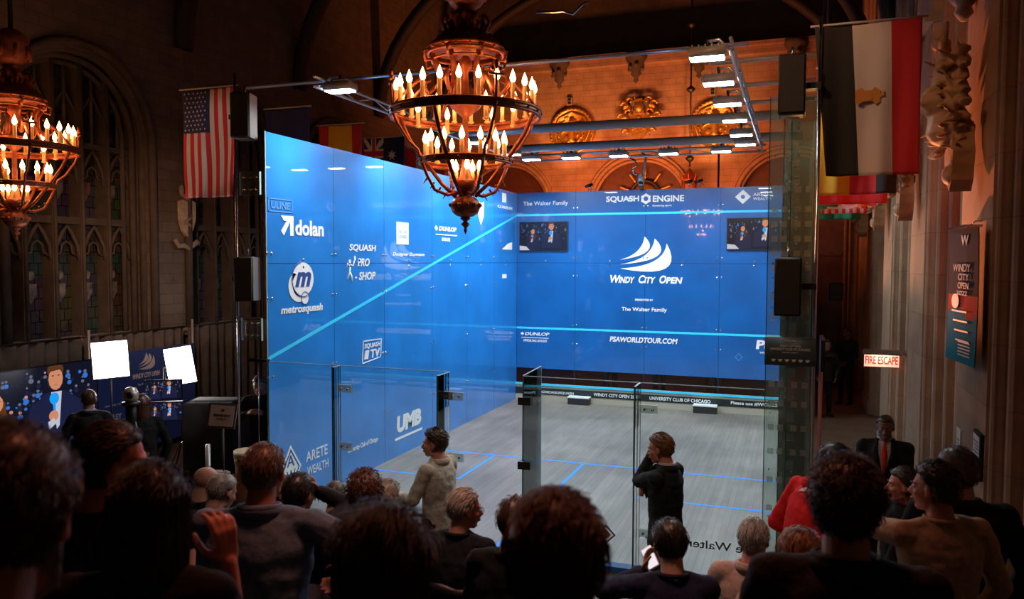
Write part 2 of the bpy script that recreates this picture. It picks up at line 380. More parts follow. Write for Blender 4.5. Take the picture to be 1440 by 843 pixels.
# --- end wall with three blind arches holding doors
def wall_with_arches(name, axis, pos, a0, a1, z0, z1, arcs, thick, material, dirn):
    """vertical wall at coordinate pos; arcs = (centre, half width, z_bottom, z_spring, rise)"""
    b = MB(); b.sm = False
    def P(a, d, z): return (a, pos+d, z) if axis == 'x' else (pos+d, a, z)
    def slab(p0, p1, zl0, zl1, zu): # front face, back omitted, soffit + reveal depth
        b.add([P(p0,0,zl0),P(p1,0,zl1),P(p1,0,zu),P(p0,0,zu),P(p0,thick*dirn,zl0),P(p1,thick*dirn,zl1),P(p1,thick*dirn,zu),P(p0,thick*dirn,zu)],
              [(0,1,2,3),(7,6,5,4),(0,4,5,1),(1,5,6,2),(3,2,6,7),(0,3,7,4)])
    cur = a0
    for c, h, zb, zs, rise in arcs:
        if c-h > cur: slab(cur, c-h, z0, z0, z1)
        if zb > z0: slab(c-h, c+h, z0, z0, zb)
        n = 20
        for k in range(n):
            p0 = c-h+2*h*k/n; p1 = c-h+2*h*(k+1)/n
            f = lambda p: zs+rise*max(0, 1-abs((p-c)/h)**2.3)**.62
            slab(p0, p1, f(p0), f(p1), z1)
        cur = c+h
    if cur < a1: slab(cur, a1, z0, z0, z1)
    return struct(name, b, material, True)
ENDA = [(-2.65, 1.5, 0, 5.4, 1.3), (1.83, 1.52, 0, 5.4, 1.3), (6.3, 1.5, 0, 5.4, 1.3)]
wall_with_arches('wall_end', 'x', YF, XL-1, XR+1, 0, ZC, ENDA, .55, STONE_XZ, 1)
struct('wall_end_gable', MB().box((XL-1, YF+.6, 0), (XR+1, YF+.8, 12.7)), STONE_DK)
b = MB().box((XL-.5, YF-.25, ZC-.0), (XR+.5, YF+.1, ZC+.22)); b.box((XL-.5, YF-.34, ZC+.22), (XR+.5, YF+.1, ZC+.34))
struct('trim_1', b, STONE_XZ)
def archline(c, h, zb, zs, rise, axis, pos, off, n=28):
    pts = [(c-h-off, zb)]
    for k in range(n+1):
        p = c-h+2*h*k/n; z = zs+rise*max(0, 1-abs((p-c)/h)**2.3)**.62
        sx = (p-c)/h; pts.append((p+off*sx, z+off*(1-abs(sx)**3)))
    pts.append((c+h+off, zb))
    return [((q[0], pos, q[1]) if axis == 'x' else (pos, q[0], q[1])) for q in pts]
for k, (c, h, zb, zs, ri) in enumerate(ENDA):
    b = MB()
    for off, r in ((.05, .07), (.17, .05), (-.06, .05)): b.tube(archline(c, h, zb, zs, ri, 'x', YF-.02+(.12 if off < 0 else 0), off), r, 8)
    struct('trim_%d' % (k+2), b, STONE_XZ)
    d = MB().box((c-h, YF+.42, 0), (c+h, YF+.5, 6.9))
    for i in range(6):
        x = c-h+2*h*(i+.5)/6
        d.box((x-.02, YF+.37, 0), (x+.02, YF+.43, 5.2))
        d.tube([(x-.22, YF+.40, 5.15), (x-.16, YF+.40, 5.5), (x, YF+.40, 5.75), (x+.16, YF+.40, 5.5), (x+.22, YF+.40, 5.15)], .03, 6)
    for z in (1.2, 2.6, 4.0, 5.1): d.box((c-h, YF+.38, z-.04), (c+h, YF+.43, z+.04))
    tag(d.build('door_%d' % (k+1), DOORW), kind='structure')
# corbels under the end wall cornice
for k, x in enumerate((-.72, 1.75, 3.66, 6.4, -3.6)):
    b = MB().lathe([(.02, -.62), (.08, -.55), (.06, -.45), (.16, -.35), (.14, -.25), (.26, -.12), (.24, 0), (.33, .12), (.33, .3)], n=8)
    for i in range(6): b.ell((.2*math.cos(i), .2*math.sin(i)-.05, -.2+.05*(i % 3)), .07, 8)
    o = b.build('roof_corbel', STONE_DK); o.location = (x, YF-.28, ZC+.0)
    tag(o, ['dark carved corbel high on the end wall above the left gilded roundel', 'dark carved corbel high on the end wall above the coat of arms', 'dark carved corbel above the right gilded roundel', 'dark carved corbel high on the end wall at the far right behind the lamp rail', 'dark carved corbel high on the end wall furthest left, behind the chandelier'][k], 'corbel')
# gilded roundels
def roundel(x, z, label):
    t = thing('gilded_roundel', label, 'roundel', (x, YF-.03, z), 0, None)
    F = Matrix.Rotation(R(90), 4, 'X')
    b = MB(); b.M = F; b.lathe([(.0, 0), (.74, 0), (.76, .04), (.73, .09), (.66, .10), (.64, .05), (.0, .05)], n=48, cap=False); b.build('disc', GOLD, t)
    b = MB(); b.M = F
    b.tube([(.60*math.cos(R(a)), .60*math.sin(R(a)), .08) for a in range(0, 361, 45)], .035, 6, cap=False)
    for a in range(0, 360, 10): b.ell((.70*math.cos(R(a)), .70*math.sin(R(a)), .11), .03, 6)
    b.build('beaded_rim', GOLD, t)
    b = MB(); b.M = F; rr = random.Random(3)
    b.cap((0, .05, .1), (0, -.3, .1), .12, .1); b.ell((0, .28, .12), .1); b.cap((.05, .1, .12), (.33, .25, .1), .06, .04); b.cap((-.05, .1, .12), (-.32, -.05, .1), .06, .04)
    b.cap((.05, -.3, .1), (.22, -.5, .09), .07, .05); b.cap((-.05, -.3, .1), (-.2, -.48, .09), .07, .05)
    for i in range(46):
        a = rr.uniform(0, 2*PI); q = rr.uniform(.22, .54)
        b.cap((q*math.cos(a), q*math.sin(a), .07), (q*math.cos(a+.25), q*math.sin(a+.25), .08), .035, .03, 6)
    o = link('figure_relief', remeshed(b, .018, 1), GOLD, t)
    return t
roundel(-.35, 7.65, 'round gilded relief medallion left of the coat of arms on the end wall')
roundel(4.12, 7.62, 'round gilded relief medallion right of the coat of arms on the end wall')
# coat of arms
t = thing('coat_of_arms', 'carved stone coat of arms with helm and mantling between the two gilded roundels', 'coat of arms', (1.84, YF-.10, 8.0))
F = Matrix.Rotation(R(90), 4, 'X')
b = MB(); b.M = F; b.poly([(-.34, .05), (-.34, -.35), (-.2, -.62), (0, -.75), (.2, -.62), (.34, -.35), (.34, .05)], 0, .12); b.build('shield', GOLD, t)
b = MB(); b.M = F; b.poly([(-.26, -.3), (0, -.02), (.26, -.3), (.18, -.36), (0, -.16), (-.18, -.36)], .12, .16); b.build('chevron', STONE_D, t)
b = MB(); b.M = F; b.ell((0, .25, .1), (.16, .2, .14)); b.box((-.18, .05, 0), (.18, .14, .18)); b.box((-.12, .42, .05), (.12, .5, .2)); b.ell((-.12, .56, .12), .05); b.build('helm', GOLD, t)
b = MB(); b.M = F; rr = random.Random(5)
for s in (-1, 1):
    for i in range(9):
        z0 = .45-i*.12; x0 = .28+.12*math.sin(i*1.7)+.05*i*(i < 5)
        pts = [(s*(x0+.13*math.cos(a)*(1-a/7)), z0+.13*math.sin(a)*(1-a/7), .1+.02*a) for a in [k*.6 for k in range(9)]]
        b.tube(pts, [.06-.004*k for k in range(9)], 8)
link('mantling', remeshed(b, .02, 1), GOLD, t)
MB().box((-.3, -.01, -.6), (.3, .095, .5)).build('backing', STONE_D, t)
# small junction boxes
for x, lab in ((-.43, 'small square wall box above the left gilded roundel'), (4.05, 'small square wall box above the right gilded roundel')):
    t = thing('wall_box', lab, 'wall box', (x, YF-.06, 8.6)); MB().box((-.09, -.04, -.12), (.09, .06, .12)).build('casing', STONE_D, t)
    MB().box((-.05, -.06, .02), (.05, -.035, .08)).box((-.05, -.06, -.08), (.05, -.035, -.02)).build('face', BLACK, t)
# clock-like sunburst behind the robotic camera
t = thing('gilded_sunburst', 'gilded round wall ornament with rays, half hidden behind the front glass wall', 'ornament', (1.97, YF+.3, 5.55))
F = Matrix.Rotation(R(90), 4, 'X'); b = MB(); b.M = F; b.lathe([(0, 0), (.36, 0), (.36, .08), (0, .1)], n=32, cap=False); b.build('disc', GOLD, t)
b = MB(); b.M = F; b.tube([(.47*math.cos(R(a)), .47*math.sin(R(a)), .04) for a in range(0, 361, 12)], .05, 8, cap=False); b.build('dark_ring', BLACK, t)
for a in (20, 55, 90, 125, 160):
    b = MB(); b.M = F; b.cap((.55*math.cos(R(a)), .55*math.sin(R(a)), .04), (.82*math.cos(R(a)), .82*math.sin(R(a)), .04), .035, .05); b.build('ray', GOLD, t)
# hanging lantern on long rod
t = thing('pendant_lantern', 'dark iron lantern on a long knobbed rod hanging before the end wall, right of centre', 'lantern', (3.47, 15.4, 5.3))
MB().tube([(0, 0, 1.0), (0, 0, 7.2)], .025, 8).build('rod', BLACK, t)
for z in (1.25, 3.3, 5.2): MB().lathe([(.02, z-.12), (.12, z-.03), (.13, z+.02), (.02, z+.12)], n=12).build('knob', BLACK, t)
b = MB().lathe([(.03, .95), (.1, .85), (.2, .7), (.24, .62), (.24, .58)], n=8); b.lathe([(.2, .12), (.14, .05), (.05, -.05), (.02, -.15)], n=8)
for k in range(8): a = k*PI/4; b.tube([(.22*math.cos(a), .22*math.sin(a), .1), (.22*math.cos(a), .22*math.sin(a), .6)], .018, 5)
for k in range(8): a = k*PI/4; b.cap((.24*math.cos(a), .24*math.sin(a), .6), (.3*math.cos(a), .3*math.sin(a), .78), .02, .01, 5)
b.build('cage', IRON, t)
b = MB(); b.lathe([(.17, .12), (.17, .6)], n=8); b.build('lantern_glass', mat('amber_glass', (.3, .12, .04), .2), t)

# --- left wall: piers and tall traceried windows
WIN = [(-2.1-3.85+2.1, ), ]
centres = [-2.35, 1.5, 5.35, 9.2, 13.05]
LARC = [(c, 1.38, 2.1, 5.75, 1.25) for c in centres]
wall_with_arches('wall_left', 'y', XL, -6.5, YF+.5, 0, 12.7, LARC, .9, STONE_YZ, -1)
LEAD = MATS['leaded_glass'] = bpy.data.materials.new('leaded_glass')
t_, b_ = nt(LEAD); tc = t_.nodes.new('ShaderNodeTexCoord'); sx = t_.nodes.new('ShaderNodeSeparateXYZ'); cx = t_.nodes.new('ShaderNodeCombineXYZ')
t_.links.new(tc.outputs['Object'], sx.inputs[0]); t_.links.new(sx.outputs[1], cx.inputs[0]); t_.links.new(sx.outputs[2], cx.inputs[1])
br = t_.nodes.new('ShaderNodeTexBrick'); br.inputs['Scale'].default_value = 1; br.inputs['Brick Width'].default_value = .16; br.inputs['Row Height'].default_value = .2; br.inputs['Mortar Size'].default_value = .008
br.inputs['Color1'].default_value = (.075, .075, .07, 1); br.inputs['Color2'].default_value = (.045, .05, .05, 1); br.inputs['Mortar'].default_value = (.01, .01, .01, 1); t_.links.new(cx.outputs[0], br.inputs['Vector'])
vo = t_.nodes.new('ShaderNodeTexVoronoi'); vo.inputs['Scale'].default_value = 2.2; t_.links.new(cx.outputs[0], vo.inputs['Vector'])
mx = t_.nodes.new('ShaderNodeMix'); mx.data_type = 'RGBA'; mx.blend_type = 'MULTIPLY'; mx.inputs[0].default_value = .6
t_.links.new(br.outputs['Color'], mx.inputs[6]); t_.links.new(vo.outputs['Color'], mx.inputs[7]); t_.links.new(mx.outputs[2], b_.inputs['Base Color']); b_.inputs['Roughness'].default_value = .25
PANE = mat('stained_glass_figure', (.13, .12, .11), .3, noise_s=9, noise_a=.7)
PANER = mat('stained_glass_ruby', (.12, .05, .045), .3, noise_s=9, noise_a=.7)
for wi, (c, h, zb, zs, ri) in enumerate(LARC[:4]):
    t = bpy.data.objects.new('window_%d' % (wi+1), None); COL.objects.link(t); t['kind'] = 'structure'; t.location = (XL, c, 0)
    b = MB()
    for off, r, d in ((.10, .075, .06), (0, .07, -.1), (-.09, .06, -.25), (-.17, .05, -.4)):
        b.tube([(d, p[1], p[2]) for p in archline(0, h, zb, zs, ri, 'y', 0, off)], r, 8)
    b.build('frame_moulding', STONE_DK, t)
    g = MB().box((-.62, -h, zb), (-.6, h, 7.0)); g.build('glass_pane', LEAD, t)
    top = lambda p: zs+ri*max(0, 1-abs(p/h)**2.3)**.62
    lw = 2*h/5
    b = MB()
    for i in range(1, 5):
        p = -h+lw*i; b.box((-.6, p-.05, zb), (-.34, p+.05, top(p))); b.tube([(-.33, p, zb), (-.33, p, top(p))], .035, 6)
    b.build('mullion', STONE_DK, t)
    b = MB(); b.box((-.6, -h, 4.08), (-.36, h, 4.2)); b.box((-.6, -h, 5.42), (-.38, h, 5.52)); b.build('transom', STONE_DK, t)
    b = MB()
    for i in range(5):
        p = -h+lw*(i+.5)
        for z in (4.08, 5.42):
            q = [(-.4, p-lw/2+.04, z-.62), (-.4, p-lw*.38, z-.38), (-.4, p-lw*.18, z-.16), (-.4, p, z-.03), (-.4, p+lw*.18, z-.16), (-.4, p+lw*.38, z-.38), (-.4, p+lw/2-.04, z-.62)]
            b.tube(q, .035, 6)
            b.tube([(-.42, p-lw*.40, z-.55), (-.42, p-lw*.2, z-.5), (-.42, p-lw*.16, z-.36), (-.42, p, z-.3), (-.42, p+lw*.16, z-.36), (-.42, p+lw*.2, z-.5), (-.42, p+lw*.40, z-.55)], .02, 5)
        b.tube([(-.4, p, 5.5), (-.4, p, max(5.6, top(p)-.1))], .03, 6)
        b.tube([(-.4, p-lw/2, 5.95), (-.4, p-lw*.2, 6.2), (-.4, p, 6.4), (-.4, p+lw*.2, 6.2), (-.4, p+lw/2, 5.95)], .028, 6)
    b.build('tracery', STONE_DK, t)
    for i in range(5):
        p = -h+lw*(i+.5)
        for z, mm in ((2.95, PANE), (4.75, PANER if i % 2 else PANE)):
            b = MB(); b.sm = False; M0 = frame((-.598, p, z), (0, 1, 0), (0, 0, 1)); b.M = M0
            b.poly([(-.11, .1), (-.11, -.08), (0, -.24), (.11, -.08), (.11, .1)], 0, .006); b.poly(circle(0, .24, .08, 10), 0, .006); b.build('shield_glass', mm, t)
# sill course
struct('trim_5', MB().box((XL-.5, -6.5, 1.98), (XL+.12, YF, 2.12)), STONE_D)
# stone shield with ribbon on the pier
t = thing('wall_shield', 'carved stone shield with ribbon scroll on the pale pier between the left windows', 'shield', (XL+.03, 3.82, 4.25))
b = MB(); b.M = frame((0, 0, 0), (0, 1, 0), (0, 0, 1)); b.poly([(-.2, .36), (-.12, .4), (0, .36), (.12, .4), (.22, .36), (.21, 0), (.12, -.22), (0, -.34), (-.12, -.22), (-.2, 0)], 0, .07); b.build('shield', mat('pale_carved_stone', (.42, .33, .24), .7, noise_s=8, bump=.4), t)
b = MB(); b.M = frame((0, 0, 0), (0, 1, 0), (0, 0, 1))
for i in range(9): a = i*.75; b.cap((.05*math.cos(a), .02*i-.12, .08), (.11*math.cos(a+1), .03*i-.12, .08), .03, .02, 6)
b.build('charge', STONE_D, t)
b = MB(); b.M = frame((0, 0, 0), (0, 1, 0), (0, 0, 1)); b.tube([(-.33, -.38, .05), (-.25, -.52, .06), (-.12, -.5, .07), (0, -.56, .07), (.12, -.5, .07), (.25, -.42, .06), (.33, -.46, .05)], .055, 8, .4); b.build('ribbon', STONE_D, t)
b = MB(); b.M = frame((0, 0, 0), (0, 1, 0), (0, 0, 1)); b.ell((-.14, .58, .05), (.06, .12, .05)); b.cap((-.14, .5, .05), (.02, .42, .05), .04, .05); b.build('crest', STONE_D, t)

# --- right wall: flat piers with clustered shafts between them
b = MB(); b.sm = True
prof = []
def shaft(x, y, r, n=6, s=1):
    return [(x-r*math.sin(PI*k/n), y-s*r*math.cos(PI*k/n)) for k in range(n+1)]
piers = [-3.85, 0.0, 3.85, 7.7, 11.55, 15.4]
prof.append((XR+.1, -7.5))
for c in piers:
    prof += [(XR+.45, c-1.75), (XR+.45, c-1.35)]
    prof += shaft(XR+.38, c-1.24, .07)+shaft(XR+.27, c-1.08, .06)+[(XR+.2, c-1.0)]+shaft(XR+.17, c-.92, .07)+[(XR+.1, c-.83)]+shaft(XR+.06, c-.76, .05)+[(XR, c-.68)]
    prof += [(XR, c+.68)]+shaft(XR+.06, c+.76, .05)+[(XR+.1, c+.83)]+shaft(XR+.17, c+.92, .07)+[(XR+.2, c+1.0)]+shaft(XR+.27, c+1.08, .06)+shaft(XR+.38, c+1.24, .07)
    prof += [(XR+.45, c+1.35), (XR+.45, c+1.75)]
prof.append((XR+.45, YF+.3))
n = len(prof); vs = [(x, y, z) for z in (0, 12.7) for x, y in prof]
b.sm = False; b.add(vs, [(i, i+1, i+1+n, i+n) for i in range(n-1)])
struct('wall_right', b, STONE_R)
b = MB()
for c in piers[:-1]:
    b.box((XR-.04, c-.74, 0), (XR+.3, c+.74, .32)); b.box((XR-.1, c-.85, 6.6), (XR+.35, c+.85, 6.72))
struct('trim_6', b, STONE_D)
# near corbel at the top of the first pier
for c, lab in ((.35, 'heavy carved corbel at the top of the nearest right pier above the relief'), (4.2, 'heavy carved corbel at the top of the second right pier, behind the hanging flags')):
    bb = MB().lathe([(.03, -.5), (.09, -.42), (.07, -.36), (.2, -.22), (.18, -.1), (.32, .0), (.3, .1), (.4, .2), (.4, .34)], n=8)
    for i in range(8): bb.ell((.24*math.cos(i*.8), .24*math.sin(i*.8), -.08), .07, 8)
    o = bb.build('wall_corbel', STONE_D); o.location = (XR-.1, c, 6.35); tag(o, lab, 'corbel')
# carved armorial reliefs on the piers
STAT = mat('carved_relief_stone', (.36, .19, .09), .6, noise_s=10, bump=.4)
def relief(seed):
    rr = random.Random(seed)
    t = thing('armorial_relief', '', 'relief')
    b = MB(); b.M = frame((0, 0, 0), (0, -1, 0), (0, 0, 1))     # local x toward the seats, y up, z out of wall
    b2 = MB(); b2.M = b.M @ Matrix.Rotation(R(14), 4, 'Z')
    b2.poly([(-.18, -.22), (.16, -.2), (.19, -.5), (.08, -.74), (-.02, -.82), (-.12, -.72), (-.2, -.48)], .02, .16)
    b2.ell((0, -.66, .15), (.11, .1, .06)); b2.build('shield', STAT, t)
    h = MB(); h.M = b.M; h.ell((0, .08, .2), (.14, .18, .16)); h.cap((-.06, .02, .3), (.08, .06, .32), .04, .03); h.cap((0, -.1, .16), (0, -.2, .14), .14, .17)
    link('helm', remeshed(h, .014, 1), STAT, t)
    for s in (-1, 1):
        for i in range(7):
            z0 = .42-i*.135+rr.uniform(-.02, .02); r0 = .10+.05*math.sin(i*2.1)
            cx = s*(.22+.06*math.sin(i*1.3+seed)); ph = rr.uniform(0, 1)
            pts = [(cx+s*r0*math.cos(a+ph)*(1-a/6.5), z0+r0*1.2*math.sin(a+ph)*(1-a/6.5), .10+.035*a) for a in [k*.55 for k in range(9)]]
            b.tube(pts, [.045-.003*k for k in range(9)], 8)
            b.cap((cx, z0, .08), (s*.1, z0+.08, .1), .035, .05, 8)
            for q in range(3):
                a = rr.uniform(-.6, 2.4) if s > 0 else rr.uniform(.8, 3.8); L = rr.uniform(.10, .20); b.cap((cx, z0, .12), (cx+L*math.cos(a), z0+L*math.sin(a), rr.uniform(.1, .3)), .03, .010, 6)
    link('mantling', remeshed(b, .013, 1), STAT, t)
    c = MB(); c.M = Matrix(b.M); c.cap((0, .24, .2), (.03, .42, .2), .08, .06); c.cap((.03, .42, .2), (-.02, .58, .2), .05, .06); c.ell((.02, .62, .22), (.06, .07, .07))
    c.cap((.02, .5, .2), (.14, .62, .22), .035, .03); c.cap((.14, .62, .22), (.16, .78, .2), .03, .015); c.cap((-.03, .5, .2), (-.12, .6, .22), .035, .03); c.cap((-.12, .6, .2), (-.13, .72, .18), .03, .02)
    link('crest_figure', remeshed(c, .012, 1), STAT, t)
    return t
t0 = relief(3)
for k, c in enumerate((.0, 3.95, 7.75, 11.6)):
    t = t0 if k == 0 else copy_tree(t0)
    t.location = (XR-.06, c, 4.93 if k == 0 else 4.85); t.scale = (1.3, 1.15, 1.0)
    tag(t, ['large carved armorial relief on the nearest right pier, strongly lit orange with a black shadow', 'carved armorial relief on the second right pier, partly behind the striped flag', 'small carved armorial relief on the third right pier', 'smallest carved armorial relief on the farthest right pier'][k])
# banner on the nearest pier
t = thing('event_banner', 'tall curled poster banner, navy over red over teal, hanging on the nearest right pier', 'banner', (XR-.07, -.26, 3.16), 0)
NAVY = mat('poster_navy', (.018, .028, .045), .9, spec=.1); RED = mat('poster_red', (.50, .05, .03), .9, spec=.1); TEAL = mat('poster_teal', (.02, .17, .22), .9, spec=.1); PINKW = mat('poster_print', (.7, .55, .5), .5)
bw, bh = .80, 1.26
b = MB(); b.sm = True
def bx(u, v): return -.02-.10*(.5-u/bw)-.05*(v/bh)**2
NU, NV = 8, 40
vs = [(bx((i/NU-.5)*bw, (j/NV-.5)*bh), -(i/NU-.5)*bw, (j/NV-.5)*bh) for j in range(NV+1) for i in range(NU+1)]
off = len(vs); vs += [(x+.008, y, z) for x, y, z in vs]
fs = []; ms = []
for j in range(NV):
    for i in range(NU):
        a = j*(NU+1)+i; fs.append((a, a+NU+1, a+NU+2, a+1)); z = j/NV
        k = 2 if z < .36+.05*math.sin(i*.8) else (1 if z < .5 else 0); ms.append(k); fs.append((a+off, a+1+off, a+NU+2+off, a+NU+1+off)); ms.append(0)
b.add(vs, fs); b.m = ms; b.build('poster', [NAVY, RED, TEAL], t, True)
b = MB(); b.M = frame((-.085, 0, 0), (.10/.8, -1, 0), (0, 0, 1)) @ Matrix.Diagonal((1.45, 1, 1, 1))
add_text(b, 'W', (-.02, .46, .12, .56), bold=.02); add_text(b, 'WINDY', (-.16, .22, .16, .29)); add_text(b, 'CITY', (-.06, .14, .14, .2)); add_text(b, 'OPEN', (-.06, .06, .14, .12)); add_text(b, '2022', (-.08, .0, .12, .04))
b.poly(circle(-.1, -.06, .07, 16), -.002, .002)
for i in range(4): b.box((-.16+.03*i, -.16-i*.09, -.002), (.12+.02*i, -.145-i*.09, .002))
for i in range(5): b.box((-.02, -.44-i*.03, -.002), (.2, -.43-i*.03, .002))
b.build('print', PINKW, t)
MB().box((-.14, -.4, bh/2-.01), (-.0, .4, bh/2+.012)).build('top_bar', CHROME, t)
MB().tube([(-.05, 0, bh/2), (.02, 0, bh/2+.06), (.09, 0, bh/2+.06)], .006, 6).build('hook', CHROME, t)
# paper notices
t = thing('framed_notice', 'white printed notice in a thin black frame on the nearest right pier', 'notice', (XR-.03, -.5, 1.72))
MB().box((-.0, -.155, -.21), (.03, .155, .21)).build('frame', BLACK, t); MB().box((-.006, -.125, -.18), (-.001, .125, .18)).build('paper', mat('notice_paper', (.62, .58, .52), .7), t)
b = MB()
for i in range(9): b.box((-.009, -.09, .12-i*.032), (-.0065, .09-.03*(i % 3), .128-i*.032))
b.build('printed_lines', INK, t)
t = thing('small_notice', 'small white paper notice left of the framed notice', 'notice', (XR-.012, .45, 1.62)); MB().box((0, -.1, -.15), (.01, .1, .15)).build('paper', mat('notice_paper', (.62, .58, .52)), t)
MB().box((-.002, -.06, .03), (0, .06, .04)).box((-.002, -.06, -.01), (0, .05, 0)).build('printed_lines', INK, t)
# fire escape sign on bracket
t = thing('fire_escape_sign', 'red lettered FIRE ESCAPE sign glowing under a metal lamp hood on the right wall', 'sign', (7.98, 6.6, 1.77))
SIGNW = mat('sign_backlit', (.9, .7, .6), .5, emit=(1, .42, .28), es=1.1); SIGNR = mat('sign_red', (.5, .02, .02), .5, emit=(.6, .02, .01), es=.3)
MB().box((-.30, -.05, .06), (.34, .05, .15)).build('lamp_hood', CHROME, t); MB().box((-.27, -.055, .058), (.31, .055, .075)).build('hood_slot', BLACK, t)
MB().box((-.27, -.01, -.17), (.29, .01, .055)).build('panel', SIGNW, t)
b = MB(); b.M = frame((0, -.013, 0), (1, 0, 0), (0, 0, 1)); add_text(b, 'FIRE ESCAPE', (-.25, -.11, .27, .03), bold=.015); b.build('lettering', SIGNR, t)
MB().box((-.27, -.018, -.17), (.29, -.008, -.155)).build('bottom_rail', CHROME, t); MB().tube([(.3, 0, .1), (.42, 0, .02), (.5, 0, -.2)], .015, 6).build('bracket', CHROME, t)
light('AREA', 'sign_lamp', (7.98, 6.5, 1.82), .8, (1, .7, .5), (7.98, 6.6, 1.6), .3, .05)
# brown panelled door seen past the court
b = MB().box((6.85, 14.9, 0), (7.75, 15.0, 6.2))
for z in (.5, 2.1, 3.7, 5.3): b.box((6.95, 14.86, z-.06), (7.7, 14.92, z+.06))
struct('door_4', b, DOORW)
# wall speaker
t = thing('wall_speaker', 'small black wall speaker above the guard in the side passage', 'speaker', (7.45, 11.9, 2.75)); MB().rbox((-.16, -.12, -.22), (.16, .12, .22), .04).build('cabinet', BLK, t)
MB().box((-.05, .1, -.04), (.05, .9, .04)).build('bracket', BLACK, t); MB().box((-.13, -.13, -.19), (.13, -.115, .19)).build('grille', mat('speaker_grille', (.03, .03, .03), .8), t)
# stone doorway block left of passage end so the corridor closes
# --- drapes on pipes along the left wall
def drape(y0, y1, label):
    b = MB(); n = int((y1-y0)/.035); vs = []; fs = []; rr = random.Random(int(y0*10))
    for j in range(5):
        z = .02+2.13*j/4
        for i in range(n+1):
            y = y0+(y1-y0)*i/n; vs.append((-4.58+.05*math.sin(i*.95+.3*math.sin(i*.21))+.02*math.sin(i*.37+j*.3), y, z+.01*math.sin(i*.2)*(j == 4)))
    for j in range(4):
        for i in range(n): a = j*(n+1)+i; fs.append((a, a+1, a+n+2, a+n+1))
    b.add(vs, fs); t = thing('pipe_drape', label, 'curtain', (0, 0, 0)); o = b.build('cloth', DRAPE, t)
    md = o.modifiers.new('thick', 'SOLIDIFY'); md.thickness = .006
    MB().tube([(-4.58, y0, 2.17), (-4.58, y1, 2.17)], .02, 8).build('top_pipe', BLACK, t)
drape(-5.5, 1.1, 'charcoal pleated drape behind the video wall'); drape(1.14, 3.44, 'charcoal pleated drape behind the blue backdrop between two bright poles'); drape(3.5, 8.5, 'charcoal pleated drape right of the tall bright pole, under the second window')
for y, z, lab in ((1.12, 2.30, 'thin pale upright drape pole left of the left softbox'), (3.47, 2.32, 'thin pale upright drape pole at the right softbox')):
    t = thing('drape_pole', lab, 'pole', (-4.42, y, 0)); MB().tube([(0, 0, .02), (0, 0, z)], .022, 8).build('tube', mat('pale_pole', (.6, .58, .55), .35, .6), t); MB().box((-.2, -.2, 0), (.2, .2, .02)).build('base_plate', BLACK, t)
# ================================================================== THE GLASS COURT
CW, CL, CH = 6.4, 9.75, 5.15
b = MB().box((-.0, -.0, 0), (CW, CL, .012)); t = thing('court_floor', 'grey worn board floor of the squash court with blue lines', 'floor', (0, 0, 0)); b.build('boards', PLANK, t)
b = MB(); z0, z1 = .012, .0145
b.box((0, 4.26-.05, z0), (CW, 4.26, z1)); b.build('short_line', LINEB, t)
MB().box((3.175, 0, z0), (3.225, 4.2, z1)).build('half_court_line', LINEB, t)
MB().box((0, 2.61, z0), (1.6, 2.66, z1)).box((1.55, 2.66, z0), (1.6, 4.2, z1)).build('left_service_box', LINEB, t)
MB().box((4.8, 2.61, z0), (CW, 2.66, z1)).box((4.8, 2.66, z0), (4.85, 4.2, z1)).build('right_service_box', LINEB, t)
MB().box((-.1, -.16, -.0), (CW+.1, -.02, .07)).build('blue_sill', mat('blue_sill_paint', (.02, .16, .55), .5), t)

def panes(mats, parent, Fm, joints, zs, th, base=0):
    """glass panes of one wall as separate parts; joints along u, heights zs"""
    for i in range(len(joints)-1):
        for j in range(len(zs)-1):
            b = MB(); b.M = Fm; b.sm = False; g = .006
            b.box((joints[i]+g, zs[j]+g, -th), (joints[i+1]-g, zs[j+1]-g, 0)); b.build('glass_panel', mats, parent)
def fittings(parent, Fm, joints, hs, zj=None, us=(), mt=CHROME):
    for u in joints:
        for v in hs:
            b = MB(); b.M = Fm
            for s in (-.05, .05): b.lathe([(.022, 0), (.022, .006), (.012, .010)], (u+s, v, 0), 10)
            b.build('bolt_pair', mt, parent)
    for u in us:
        b = MB(); b.M = Fm
        for s in (-.05, .05): b.lathe([(.022, 0), (.022, .006), (.012, .010)], (u, zj+s, 0), 10)
        b.build('bolt_pair', mt, parent)
# ---- left wall
FL = frame((0, 0, 0), (0, 1, 0), (0, 0, 1))
lw = thing('side_glass_wall', 'left blue printed glass side wall of the squash court covered in sponsor logos', 'glass wall')
JL = [0, 1.58, 3.1, 4.95, 6.62, 8.2, CL]
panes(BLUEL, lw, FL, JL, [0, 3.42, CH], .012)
fittings(lw, FL, JL[:-1] if 0 else [.05]+JL[1:-1], [.9, 1.9, 2.95, 3.55], 3.42, [.8, 2.3, 4.0, 5.8, 7.4, 9.0])
b = MB(); b.M = FL; b.poly([(0, 2.13), (CL, 4.57), (CL, 4.62), (0, 2.18)], .0, .003); b.build('out_line', CYAN, lw)
b = MB(); b.M = FL
for u in JL[1:-1]: b.box((u-.006, 0, -.011), (u+.006, CH, -.001))
b.box((0, 3.414, -.011), (CL, 3.426, -.001)); b.build('joint_seal', mat('joint_dark', (.005, .04, .12), .4), lw)
b = MB().box((-.012, -.012, 0), (.0, .0, CH)); b.build('glass_edge', EDGEL, lw)
def decal(parent, Fm, name='printed_logo', m=None, z=.004):
    b = MB(); b.M = Fm @ Matrix.Translation((0, 0, z)); b.done = lambda: b.build(name, m or WHITE, parent); return b
b = decal(lw, FL); add_text(b, 'dolan', (.62, 3.81, 1.31, 4.03), bold=.03)
